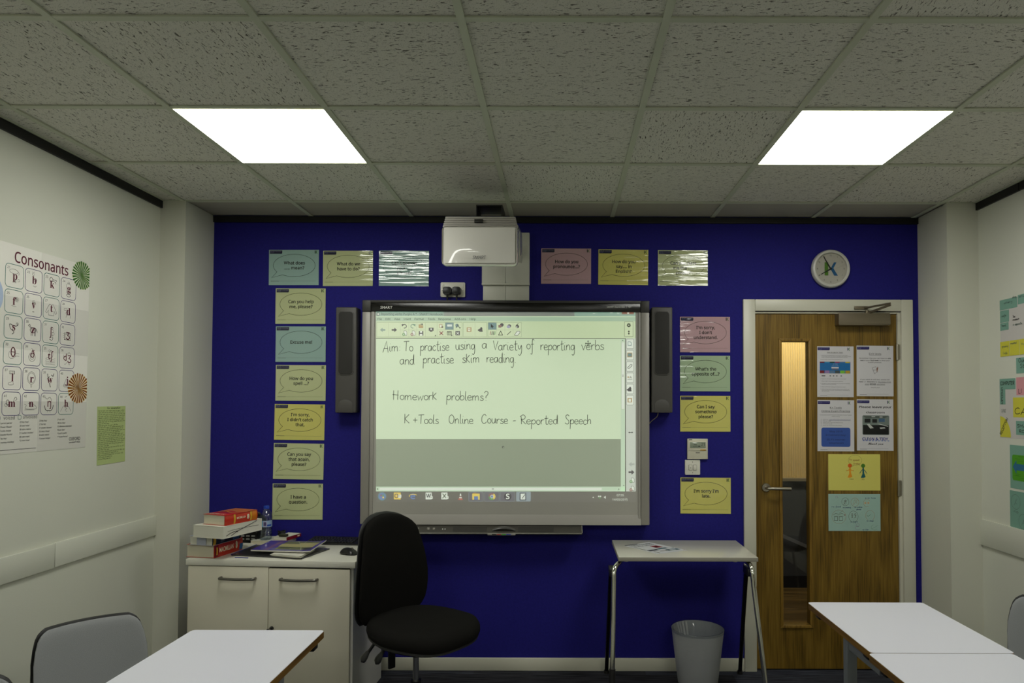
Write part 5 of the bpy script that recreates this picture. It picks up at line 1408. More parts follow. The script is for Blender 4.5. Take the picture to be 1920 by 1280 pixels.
# leaflet lying on it
P = [wz(*q, tzz) for q in ((1169, 1023), (1233, 1038.5), (1289, 1031.5), (1217, 1016.2))]
P = [Vector((q.x, q.y)) for q in P]; lc = (P[0]+P[1]+P[2]+P[3])/4
LFW = mat('leaflet_paper', (202, 204, 206), .5, coat=.2); LFD = mat('leaflet_dark', (44, 46, 54), .5); LFR_ = mat('leaflet_red', (130, 30, 36), .5); LFB = mat('leaflet_teal', (48, 84, 96), .5); LFG = mat('leaflet_green', (50, 104, 44), .5); LFO = mat('leaflet_olive', (90, 88, 56), .5)
b = MB()
def lf(u, v, z): 
    p = P[0]*(1-u)*(1-v)+P[1]*u*(1-v)+P[2]*u*v+P[3]*(1-u)*v; return (p.x-lc.x, p.y-lc.y, z)
def lq(u0, v0, u1, v1, m, z=.0011): b.add([lf(u0, v0, z), lf(u1, v0, z), lf(u1, v1, z), lf(u0, v1, z)], [(0, 1, 2, 3)], m)
lq(0, 0, 1, 1, LFW, .0008); b.add([lf(0, 0, .0004), lf(1, 0, .0004), lf(1, 1, .0004), lf(0, 1, .0004), lf(0, 0, .0008), lf(1, 0, .0008), lf(1, 1, .0008), lf(0, 1, .0008)], [(0, 3, 2, 1), (0, 1, 5, 4), (1, 2, 6, 5), (2, 3, 7, 6), (3, 0, 4, 7)], LFW)
lq(.0, .02, .05, .50, LFD); lq(.33, .55, .52, .80, LFR_) ; lq(.40, .60, .48, .72, mat('leaflet_pink', (186, 120, 120), .5)); lq(.62, .08, .72, .42, LFD); lq(.58, .48, .66, .80, LFB); lq(.74, .55, .86, .95, LFB); lq(.78, .65, .83, .85, LFW, .0014); lq(.30, .06, .60, .10, LFO); lq(.78, .12, .95, .16, LFO); lq(.80, .3, .83, .9, LFO)
def lt(s, u, v, cu, m, fit):
    V, Fc = text_geo(s, 'sans', .02); x0 = min(p[0] for p in V); x1 = max(p[0] for p in V); k = fit/(x1-x0)
    b.add([lf(u-p[1]*cu, v+(p[0]-x0)*k, .0014) for p in V], Fc, m)
lt('Learning English', .14, .10, .10, LFD, .80); lt('in your school', .26, .10, .10, LFD, .74)
k_ = [(.62, .93), (.70, .93), (.66, .99)]; b.add([lf(u, v, .0014) for u, v in k_], [(0, 1, 2)], LFG); lq(.93, .93, .95, 1.0, LFR_)
o = b.build('leaflet', None, loc=(lc.x, lc.y, tzz)); tag(o, 'printed leaflet with small pictures lying on the pale side table', 'leaflet')

# ------------------------------------------------------------------ waste bin with a clear liner
def frosted():
    s = N('frosted_bin_plastic'); b_ = s.b
    b_.inputs['Base Color'].default_value = (*lin((196, 198, 200)), 1); b_.inputs['Roughness'].default_value = .4
    b_.inputs['Alpha'].default_value = .88
    v = s.coords((3, 3, 26)); nz = s.n('ShaderNodeTexNoise', i_Scale=3.0, i_Detail=2.0, i_Distortion=1.0); s.l(v, nz.inputs['Vector']); s.bump(nz.outputs['Fac'], .25, .004)
    return s.m
BIN = frosted(); LINER = thin_clear('clear_liner_film', (.9, .92, .95), rough=.08, tint=.88)
bc = wz(1308, 1178.5, .300); 
bn = empty('waste_bin', (bc.x, bc.y, 0), label='translucent grey waste bin with clear liner under the side table', cat='bin')
MB().lathe([(0, .0), (.106, .0), (.110, .004), (.145, .300), (.1465, .303), (.1445, .304), (.143, .300), (.108, .006), (0, .005)], BIN, 56).build('bin_body', bn)
b = MB(); rings = []; rn = random.Random(5)
ph = [rn.uniform(0, 6.28) for _ in range(12)]
for z_, r_b, amp in ((.03, .08, .012), (.10, .10, .016), (.17, .112, .018), (.23, .126, .014), (.28, .137, .006), (.298, .1405, .002)):
    rings.append([(lambda rr: (rr*math.cos(a), rr*math.sin(a), z_))(r_b-amp*(.5+.5*math.sin(5*a+ph[0]+z_*20)*math.sin(13*a+ph[1]-z_*31)+.3*math.sin(23*a+ph[2]))) for a in [2*math.pi*k/90 for k in range(90)]])
b.loft(rings, LINER, cap=False)
b.lathe([(.1405, .298), (.146, .3075), (.1485, .302), (.1478, .292)], LINER, 60, cap=False); b.build('bin_liner', bn)
b = MB()
for k in range(9):
    a = R(105+9*k); r0, r1 = .139, .085+.004*(k % 3)
    b.add([(r0*math.cos(a), r0*math.sin(a), .303), (r0*math.cos(a+.10), r0*math.sin(a+.10), .301), (r1*math.cos(a+.12), r1*math.sin(a+.12), .16), (r1*math.cos(a-.03), r1*math.sin(a-.03), .15+.01*(k % 2))], [(0, 1, 2, 3)], mat('liner_crease', (220, 222, 224), .25, alpha=.5))
b.build('crumpled_film', bn)
# ------------------------------------------------------------------ pupils' desks
DESK = mat('desk_laminate', (218, 219, 230), .38); PLY = oak('desk_ply_edge', 'y', ((84, 58, 20), (116, 84, 32), (134, 100, 42))); PLYX = oak('desk_ply_edge_front', 'x', ((84, 58, 20), (116, 84, 32), (134, 100, 42)))
FRAME_G = mat('desk_frame_grey', (122, 126, 130), .4, .3)
DW, DD, DH = .490, .598, .720
def desk_proto():
    root = empty('classroom_desk', (0, 0, 0))
    b = MB(); P = rrect(-DW/2, -DD/2, DW/2, DD/2, .014, 5)
    def slab(P, z0, z1, m, b):
        n = len(P); b.add([(x, y, z0) for x, y in P]+[(x, y, z1) for x, y in P], [tuple(range(n))[::-1], tuple(range(n, 2*n))] + [(i, (i+1) % n, n+(i+1) % n, n+i) for i in range(n)], m)
    slab(rrect(-DW/2+.001, -DD/2+.001, DW/2-.001, DD/2-.001, .014), DH-.0012, DH, DESK, b); b.build('desk_top', root)
    b = MB(); slab(P, DH-.024, DH-.0013, PLY, b); b.build('plywood_edge', root)
    for sx in (-1, 1):
        x = sx*(DW/2-.055)
        MB().box((x-.019, -.019, .03), (x+.019, .019, DH-.030), FRAME_G, .003).build('leg', root)
        MB().box((x-.014, -DD/2+.03, DH-.088), (x+.014, .019, DH-.056), FRAME_G, .003).build('top_rail', root)
        MB().box((x-.02, -DD/2+.05, .004), (x+.02, DD/2-.05, .034), FRAME_G, .004).build('foot_rail', root)
        for sy in (-1, 1):
            MB().box((sx*(DW/2-.032)-.018, sy*(DD/2-.075)-.022, DH-.046), (sx*(DW/2-.032)+.026, sy*(DD/2-.075)+.022, DH-.0245), BLACK_PL, .004).build('link_clip', root)
    MB().box((-DW/2+.055, -.015, DH-.052), (DW/2-.055, .015, DH-.026), FRAME_G, .003).build('cross_rail', root)
    return root
dk = desk_proto(); dk.location = (-1.113, 2.256, 0)
tag(dk, 'white topped classroom desk in the left foreground in front of the cupboard', 'desk', 'white classroom desks with plywood edges')
d2 = copy_tree(dk); d2.location = (1.297, 2.637, 0); tag(d2, 'white topped classroom desk nearest the door, in the right foreground', 'desk')
d3 = copy_tree(dk); d3.location = (1.285, 2.036, 0); tag(d3, 'white topped classroom desk at the lower right edge, in front of another', 'desk')
# ------------------------------------------------------------------ pupils' chairs
GREYF = mat('chair_fabric_grey', (138, 140, 142), .9, bump=(600, .5, .002), spec=.2); FRB = mat('chair_frame_black', (20, 20, 20), .45)
def pupil_chair():
    root = empty('classroom_chair', (0, 0, 0))
    # front faces -y; backrest centre at y=.20
    def ring(t, grow, off, th):
        z = .470+.290*t
        w = .182*(1-.20*max(0, (t-.45)/.55)**2.2)*(1-.10*(1-t)) if t < .999 else .150
        e = 1-min(1, min(t, 1-t)/.10); sq = math.sqrt(max(.02, 1-e*e)); w2 = (w+grow)*(.82+.18*sq)
        y = .20+.07*t+off; out = []
        for k in range(40):
            a = 2*math.pi*k/40; cx = math.copysign(abs(math.cos(a))**.7, math.cos(a)); sy = math.copysign(abs(math.sin(a))**.7, math.sin(a))
            x = w2*cx; out.append((x, y+th/2*sy*(.4+.6*sq)-.065*(x/.19)**2, z+grow*(2*t-1)))
        return out
    ts = [0, .02, .05, .1, .2, .35, .5, .65, .8, .9, .95, .98, 1]
    MB().loft([ring(t, 0, 0, .030) for t in ts], GREYF).build('backrest', root)
    MB().loft([ring(t, .004, .026, .024) for t in ts], FRB).build('back_shell', root)
    b = MB(); rings = []
    for z, s in ((.432, .9), (.438, .98), (.452, 1), (.466, .97), (.474, .85), (.476, .3)):
        rings.append([(.20*s*math.copysign(abs(math.cos(2*math.pi*k/40))**.6, math.cos(2*math.pi*k/40)), .01+.20*s*math.copysign(abs(math.sin(2*math.pi*k/40))**.6, math.sin(2*math.pi*k/40)), z) for k in range(40)])
    b.loft(rings, GREYF); b.build('seat', root)
    for sx in (-1, 1):
        up = MB().tube(spline([(sx*.20, .05, .425), (sx*.185, .15, .44), (sx*.165, .185, .50), (sx*.158, .200, .57)], 5), .011, CHROME, 12).build('back_upright', root)
        MB().tube([(sx*.158, .196, .545), (sx*.158, .210, .60), (sx*.154, .236, .67), (sx*.142, .252, .71)], [.017, .019, .017, .010], FRB, 12).build('upright_sleeve', up)
        for y0_, y1_ in ((-.17, -.21), (.13, .20)):
            l = MB().tube([(sx*.19, y0_, .432), (sx*.215, y1_, .010)], .011, CHROME, 12).build('leg', root)
            MB().lathe([(0, .02), (.014, .02), (.014, .001), (0, .001)], FRB, 12, c=(sx*.215, y1_, 0)).build('foot_cap', l)
    MB().box((-.17, -.15, .420), (.17, .15, .434), FRB, .005).build('seat_frame', root)
    return root
c1 = pupil_chair(); c1.location = (-1.530, 2.345, 0); c1.rotation_euler = (0, 0, R(47))
tag(c1, 'grey upholstered classroom chair beside the left foreground desk', 'chair', 'grey classroom chairs with black backs')
c2 = copy_tree(c1); c2.location = (1.865, 2.62, 0); c2.rotation_euler = (0, 0, R(-42)); tag(c2, 'grey upholstered classroom chair cut off by the right edge of the picture', 'chair')
c3 = copy_tree(c1); c3.location = (-1.545, 1.745, 0); c3.rotation_euler = (0, 0, R(45)); tag(c3, 'grey classroom chair just showing in the lower left corner', 'chair')

# ------------------------------------------------------------------ notices on the door
PW = mat('notice_paper', (206, 204, 208), .5, spec=.3); PY = mat('yellow_paper', (214, 206, 104), .6); PT = mat('pale_blue_paper', (158, 190, 180), .6); PG = mat('pale_green_paper', (176, 192, 128), .6)
PBL = mat('print_blue_panel', (52, 84, 160), .5); PCY = mat('print_cyan_panel', (20, 104, 166), .5); LINKC = mat('print_link', (36, 40, 120), .6)
YD = YB+.012                                # front of the door leaf
def a4(px0, py0, px1, py1, label, tilt=0.0):
    """portrait sheet of A4 on the door; returns builder plus its local X/Z functions (fractions of width, of height from the top)"""
    p, q = wy(px0, py1, YD), wy(px1, py0, YD)
    w, h = q.x-p.x, q.z-p.z
    b = MB(); b.box((-w/2, -.0011, -h/2), (w/2, -.0004, h/2), PW)
    return b, (lambda u: -w/2+w*u), (lambda v: h/2-h*v), w, h, ((p.x+q.x)/2, YD, (p.z+q.z)/2), R(tilt)
def head(b, X, Z):
    name_box(b, X(.012), Z(.078), X(.345), Z(.022), -.0015, NAVY, PALE); k_logo(b, X(.83), Z(.083), abs(Z(.083)-Z(.025)), -.0015, NAVY, LGREEN)
def foot(b, X, Z): b.rect(X(.08), Z(.972), X(.27), Z(.967), -.0015, INK); b.rect(X(.27), Z(.962), X(.86), Z(.959), -.0015, GREY_P)
def tl(b, X, Z, s, u0, v, cap, u1=None, m=None, align='l', bold=.0, under=False, fk='sans', h=.297, sh=0.0):
    m = m or INK; fit = abs(X(u1)-X(u0)) if u1 else None
    xx = X(u0) if align == 'l' else X(u0)
    b.text(s, xx, Z(v), cap*h, -.0016, m, align, bold, fk, fit=fit, sh=sh)
    if under: b.rect(X(u0), Z(v+.012), X(u1), Z(v+.0075), -.0016, m)
def fin(b, name, loc, tilt, label): 
    o = b.build(name, None, loc=loc, rot=(0, tilt, 0)); tag(o, label, 'notice', 'printed notices on the door'); return o
b, X, Z, w, h, loc, t = a4(1532.5, 649.2, 1600, 744, '', .3)
head(b, X, Z); tl(b, X, Z, 'How to use K+ Tools', .27, .128, .017, .70, bold=.02, under=True)
rows = [('1. Check your email address for a welcome from the Course', .09, .182, .83), ('Wizard. Open the email, find your Username and Password. If you', .12, .203, .92), ("haven't received an email, please ask Reception or Teachers.", .12, .224, .84), ('2. Go to: https://online.kaplaninternational.com', .09, .268, .70),
        ('3. Type your username and password and click Log in', .09, .648, .79), ("4. Click on 'My Profile' to change your password", .09, .693, .70), ('5. Click My K+ Course to practise your Grammar & Vocabulary,', .09, .738, .90), ('Reading, Writing and Listening.', .12, .757, .52), ('6. Click on Grammar Catalogue for grammar revision', .09, .805, .78),
        ('7. Click on Help and K+ Learning Resources for IELTS and', .09, .850, .87), ('Cambridge Exam practice. The passwords are displayed in', .12, .871, .89), ('the Study Centre.', .12, .892, .33)]
for s, u0, v, u1 in rows: tl(b, X, Z, s, u0, v, .0105, u1, bold=.012)
b.rect(X(.07), Z(.535), X(.91), Z(.305), -.0015, PCY)
for k, c in enumerate(((120, 30, 36), (60, 140, 180), (30, 60, 40), (150, 60, 90), (70, 110, 160), (190, 170, 50))):
    m = mat('print_tile_%d' % k, c, .5); m2 = mat('print_tile_low_%d' % k, ((120, 30, 40), (150, 120, 170), (90, 120, 150), (70, 80, 80), (120, 190, 50), (180, 150, 40))[k], .5)
    b.rect(X(.07+.14*k), Z(.328), X(.07+.14*k+.125), Z(.305), -.0018, m); b.rect(X(.07+.14*k), Z(.535), X(.07+.14*k+.125), Z(.478), -.0018, m2)
b.rect(X(.39), Z(.435), X(.59), Z(.408), -.0018, PW); b.rect(X(.40), Z(.458), X(.58), Z(.444), -.0018, mat('print_brown', (120, 90, 60), .5)); tl(b, X, Z, 'K+ Tools', .44, .355, .014, .56, m=PW); tl(b, X, Z, 'Online learning', .40, .382, .008, .58, m=PW)
for u in (.12, .34, .43, .52, .64): b.rect(X(u), Z(.595), X(u+(.1 if u < .2 else .035)), Z(.572), -.0016, GREY_P)
foot(b, X, Z); fin(b, 'notice', loc, t, 'white notice with a bright blue picture band headed How to use K+ Tools')
b, X, Z, w, h, loc, t = a4(1606.5, 648, 1674.5, 742.5, '', .3)
head(b, X, Z); tl(b, X, Z, 'Exit tests', .34, .178, .036, .67, under=True)
for s, u0, v, u1, bo in (('Remember that you can have an', .07, .258, .83, .005), ('exit', .85, .258, .93, .03), ('test', .10, .302, .19, .03), ('in your', .20, .302, .36, .005), ('final week', .375, .302, .60, .03), ('to show your', .615, .302, .90, .005), ('English progress.', .31, .342, .68, .005),
                        ('If you want an exit test, please tell', .10, .680, .89, .005), ('Helen', .06, .724, .18, .03), ('or', .205, .724, .25, .005), ('Alexandra', .27, .724, .49, .03), ('by', .51, .724, .56, .005), ('Thanks, you', 9, 9, 9, 0)):
    if u0 < 1: tl(b, X, Z, s, u0, v, .019, u1, bold=bo)
tl(b, X, Z, 'Thursday of the', .58, .724, .019, .93, under=True); tl(b, X, Z, 'week', .22, .768, .019, .34, under=True); tl(b, X, Z, 'BEFORE', .355, .768, .019, .52, bold=.03, under=True); tl(b, X, Z, 'you leave.', .54, .768, .019, .77, under=True); tl(b, X, Z, 'Thank you!', .385, .838, .019, .62)
b.stroke([(X(.42), Z(.44)), (X(.52), Z(.415)), (X(.565), Z(.52)), (X(.48), Z(.555))], .0014, -.0016, INK, True); tl(b, X, Z, 'EXIT', .45, .492, .018, .53); b.poly([(X(.545), Z(.52)), (X(.54), Z(.46)), (X(.575), Z(.415)), (X(.585), Z(.43)), (X(.56), Z(.51))], -.0017, mat('print_pencil', (120, 70, 40), .5))
foot(b, X, Z); fin(b, 'notice', loc, t, 'white notice headed Exit tests at the top right of the door')
b, X, Z, w, h, loc, t = a4(1533, 750, 1601, 845.5, '', .3)
head(b, X, Z); tl(b, X, Z, 'K+ Tools', .34, .165, .034, .66, under=True); tl(b, X, Z, 'Online Exam Practice', .11, .232, .034, .89, under=True)
for s, u0, v, u1 in (('Access extra exam focused materials on your Kaplan', .06, .297, .93), ('online course.', .39, .326, .61), ('1.', .09, .388, .12), ('Log in to', .15, .388, .29), ('2.', .09, .416, .12), ("Click on 'Help'", .15, .416, .37), ('3.', .09, .446, .12), ('Click on K+ Learning Resources', .15, .446, .69), ('4.', .09, .475, .12), ('Choose IELTS', .15, .475, .40), ('5.', .09, .504, .12), ('Enter the Enrolment Key below', .15, .504, .66)): tl(b, X, Z, s, u0, v, .0125, u1, bold=.005)
tl(b, X, Z, 'www.online.kaplaninternational.com', .32, .388, .0125, .90, m=LINKC, under=True)
b.poly(rrect(X(.105), Z(.915), X(.895), Z(.540), .012), -.0015, PBL)
for s, u0, v, u1 in (('May 2015', .33, .630, .68), ('Enrolment Key:', .23, .700, .77), ('IELTS course:', .25, .790, .75), ('telephone5', .31, .855, .71)): tl(b, X, Z, s, u0, v, .034, u1, m=mat('print_dark_navy', (18, 22, 60), .6))
foot(b, X, Z); fin(b, 'notice', loc, t, 'white notice with a rounded blue panel headed Online Exam Practice')
b, X, Z, w, h, loc, t = a4(1607, 748.5, 1674.5, 844.5, '', .3)
head(b, X, Z); tl(b, X, Z, 'Please leave your', .06, .168, .038, .95, bold=.02); tl(b, X, Z, 'classroom', .25, .272, .036, .76, bold=.02)
PH = [mat('photo_%s' % n, c, .35) for n, c in (('wall', (116, 128, 124)), ('dark', (26, 26, 30)), ('floor', (14, 14, 18)), ('table', (190, 192, 190)), ('sky', (70, 100, 130)), ('ceiling', (84, 92, 88)))]
b.poly(rrect(X(.15), Z(.693), X(.885), Z(.312), .008), -.0015, PH[0]); b.rect(X(.165), Z(.685), X(.870), Z(.500), -.0018, PH[2]); b.poly([(X(.165), Z(.325)), (X(.87), Z(.325)), (X(.75), Z(.37)), (X(.25), Z(.37))], -.0018, PH[5])
for u0, u1, v0, v1, m in ((.21, .37, .378, .455, PH[1]), (.42, .55, .385, .455, PH[1]), (.60, .76, .375, .44, PH[4]), (.40, .50, .33, .345, PH[3]), (.62, .70, .335, .352, PH[3])): b.rect(X(u0), Z(v1), X(u1), Z(v0), -.0019, m)
b.poly([(X(.27), Z(.485)), (X(.34), Z(.480)), (X(.46), Z(.56)), (X(.36), Z(.57))], -.002, PH[3]); b.poly([(X(.62), Z(.55)), (X(.75), Z(.54)), (X(.78), Z(.565)), (X(.64), Z(.575))], -.002, PH[3]); b.poly([(X(.55), Z(.478)), (X(.62), Z(.475)), (X(.86), Z(.520)), (X(.84), Z(.530))], -.002, PH[3])
NB = mat('print_bold_blue', (28, 44, 128), .5)
for k in range(9): b.rect(X(.155+.085*k), Z(.817), X(.155+.085*k+.05), Z(.80), -.0015, mat('print_shadow_blue', (110, 130, 190), .5))
tl(b, X, Z, 'CLEAN & TIDY', .145, .795, .050, .855, m=NB, bold=.03); tl(b, X, Z, serif('Thank you', 'script'), .30, .882, .040, .72, fk='def', bold=.02)
foot(b, X, Z); fin(b, 'notice', loc, t, 'white notice with a classroom photo reading Please leave your classroom clean and tidy')
# two drawings on coloured paper
def drawing(px0, py0, px1, py1, m):
    p, q = wy(px0, py1, YD), wy(px1, py0, YD); w, h = q.x-p.x, q.z-p.z
    b = MB(); b.box((-w/2, -.0011, -h/2), (w/2, -.0004, h/2), m)
    return b, (lambda u: -w/2+w*u/100), (lambda v: h/2-h*v/100), ((p.x+q.x)/2, YD, (p.z+q.z)/2)
b, X, Z, loc = drawing(1553.3, 851.3, 1650, 919, PY)
PEN = mat('pencil_grey', (120, 112, 60), .7); ORN = mat('marker_orange', (224, 100, 20), .6); AMB = mat('marker_amber', (226, 146, 26), .6); GRN = mat('marker_green', (70, 122, 30), .6); TEAL = mat('marker_teal', (18, 92, 96), .6); BRN = mat('pen_brown', (150, 90, 40), .7)
b.stroke([(X(u), Z(v)) for u, v in ell(51.5, 17, 13, 14, 30)], .0011, -.0016, PEN, True); b.stroke([(X(44), Z(28)), (X(43), Z(36)), (X(49), Z(31))], .001, -.0016, PEN); b.stroke([(X(58), Z(29)), (X(62), Z(33))], .001, -.0016, PEN)
for s, u0, u1, v in (('No', 40, 46, 17), ('speak', 47.5, 61, 18), ('Arabic', 48, 61, 28)): b.hand(s, X(u0), X(u1), Z(v), .0055, .0013, -.0016, BRN)
def figure(u, hc, bc, v0, s):
    b.poly([(X(u+a), Z(v0+q)) for a, q in ell(0, 0, 3.9, 5.6, 20)], -.0016, hc)
    b.poly([(X(u-1.2), Z(v0+5)), (X(u+1.4), Z(v0+5)), (X(u+2.0), Z(v0+20)), (X(u+4.6), Z(v0+31)), (X(u+1), Z(v0+33)), (X(u-4.6), Z(v0+33)), (X(u-1.4), Z(v0+22))], -.0017, bc)
    for d in (-1, 1): b.stroke([(X(u), Z(v0+9)), (X(u+d*3.2), Z(v0+13)), (X(u+d*6.4), Z(v0+(14 if hc is ORN else 20)))], .0036, -.0018, bc); b.stroke([(X(u+d*(6.6+a)), Z(v0+(14 if hc is ORN else 21)+q)) for a, q in ell(0, 0, 1, 1.6, 10)], .0008, -.0016, PEN, True)
figure(41.5, ORN, AMB, 31.5, 1); figure(67, GRN, TEAL, 32, 1)
b.hand('Sala', X(40), X(48.5), Z(70), .005, .001, -.0016, PEN); b.hand('Ali', X(64), X(70), Z(71), .005, .001, -.0016, PEN)
o = b.build('drawing', None, loc=loc); tag(o, 'yellow paper with two stick figures drawn in marker on the door', 'drawing')
b, X, Z, loc = drawing(1553.5, 926, 1650.3, 994.8, PT)
PB = mat('pen_blue', (36, 44, 110), .7); PBR = mat('pen_dark_brown', (84, 62, 44), .7); PO = mat('pencil_orange', (170, 120, 70), .7); PP = mat('pencil_mauve', (150, 110, 150), .7); PGN = mat('pencil_green', (80, 130, 90), .7)
def ring(u, v, ru, rv, m, a0=0, a1=360, w=.0011): b.stroke([(X(x), Z(y)) for x, y in ell(u, v, ru, rv, 28, a0, a1)], w, -.0016, m, a1-a0 >= 360)
def ln(pts, m, w=.0011): b.stroke([(X(u), Z(v)) for u, v in pts], w, -.0016, m)
ring(32.5, 21, 7, 11, PBR); ring(51, 22, 7.5, 11.5, PO); ring(74, 24, 6.5, 10, PO, 60, 330); ring(20, 62, 13.5, 18.5, PO); ring(48, 61, 9, 15, PBR); ring(80, 58, 8.5, 14, PO, 120, 420)
ln([(28, 30), (38, 13)], PBR); ln([(30, 27), (30, 21), (34, 21), (34, 27), (30, 27)], PBR); ln([(30, 18), (33, 16), (34, 19), (31, 20)], PBR, .0016); ln([(47, 28), (51, 15), (55, 26)], PO); ln([(48, 30), (56, 14)], PO)
for u in (71, 77): ring(u, 24, 1.3, 2.2, AMB, w=.0022)
ln([(9.5, 56), (14, 53), (20, 55), (26, 53), (29, 55)], PBR, .0016); ln([(10, 60), (29, 60)], PBR); 
for u in (11, 20.5): ln([(u, 62), (u+6.5, 62), (u+6.5, 72), (u, 72), (u, 62)], PBR, .0015)
ln([(21, 52), (28, 45)], PBR); ring(31, 57, .8, 1.4, mat('pen_red', (150, 50, 50), .7), w=.0016)
for u in (45.5, 51.5):
    ring(u, 55, 1.3, 2, PBR, w=.0016); ln([(u, 57), (u, 61), (u-1.5, 65)], PBR, .0016); ln([(u, 61), (u+1.5, 65)], PBR, .0016); ln([(u-2, 59), (u+2.5, 59)], PBR, .0016)
ln([(74, 57), (76, 61), (81, 55)], PGN, .0014); ring(16, 9, 2.6, 3.4, PP, 200, 340); ring(14.5, 10, .5, .7, PP); ring(18, 10, .5, .7, PP); ring(56, 84, 3, 4, PP); ring(56, 92, 5, 5, PP, 20, 300); ring(88, 90, 6, 7, PGN, 30, 250, .0008); ln([(82, 95), (96, 84)], PGN, .0008)
for s, u0, u1, v in (('no food', 6, 24, 36), ('no smoking', 28, 43, 38), ('no mobile', 50, 65, 37), ('phone', 54, 63, 43), ('Be on time', 69, 91, 12), ('no fight', 42, 56, 77), ('no sleep', 73, 87, 74), ('no litter', 65, 77, 98)): b.hand(s, X(u0), X(u1), Z(v), .0042, .0011, -.0016, PB)
o = b.build('drawing', None, loc=loc); tag(o, 'pale blue paper with pencil sketches of class rules, lowest on the door', 'drawing')

# ------------------------------------------------------------------ left wall: phonics poster and green note
XW = XL
def poster_paper():
    s = N('poster_paper'); b_ = s.b; b_.inputs['Base Color'].default_value = (*lin((222, 220, 212)), 1); b_.inputs['Roughness'].default_value = .55
    tcn = s.n('ShaderNodeTexCoord'); sp = s.n('ShaderNodeSeparateXYZ'); s.l(tcn.outputs['Object'], sp.inputs[0])
    pz = s.n('ShaderNodeMath', operation='PINGPONG'); pz.inputs[1].default_value = .2115; s.l(sp.outputs['Z'], pz.inputs[0])
    px_ = s.n('ShaderNodeMath', operation='PINGPONG'); px_.inputs[1].default_value = .297; s.l(sp.outputs['X'], px_.inputs[0])
    ad = s.n('ShaderNodeMath', operation='ADD'); s.l(pz.outputs[0], ad.inputs[0]); s.l(px_.outputs[0], ad.inputs[1])
    s.bump(ad.outputs[0], .20, 1.0)
    return s.m
PP_ = poster_paper()
PU0, PZ0, PWD, PHT = 2.603, 1.352, .594, .846
b = MB(); b.box((0, -.0012, 0), (PWD, -.0004, PHT), PP_)
MAR = mat('poster_maroon', (84, 14, 40), .6); PUR = mat('poster_purple', (58, 44, 110), .6); PTE = mat('poster_teal', (34, 110, 102), .6); PDK = mat('poster_black', (44, 42, 42), .6)
Y_ = lambda u: u-PU0; Zz = lambda z: z-PZ0; E2 = -.0016
b.text('Consonants', Y_(2.757), Zz(2.128), .043, E2, MAR, 'l', .012, fit=.302)
ipa = ['p', 'b', 'k', 'g', 'f', 'v', 't', 'd', 's', 'z', '\u0283', '\u0292', '\u03b8', '\u00f0', 't\u0283', 'd\u0292', 'l', 'r', 'w', 'j', 'm', 'n', '\u014b', 'h']
unv = {0, 2, 4, 6, 8, 10, 12, 14, 23}
def dl(pts, w=.0011, m=None): b.stroke(pts, w, E2, m or PDK)
def dc(cx, cz, rx, rz, w=.0011, a0=0, a1=360): b.stroke(ell(cx, cz, rx, rz, 22, a0, a1), w, E2, PDK, a1-a0 >= 360)
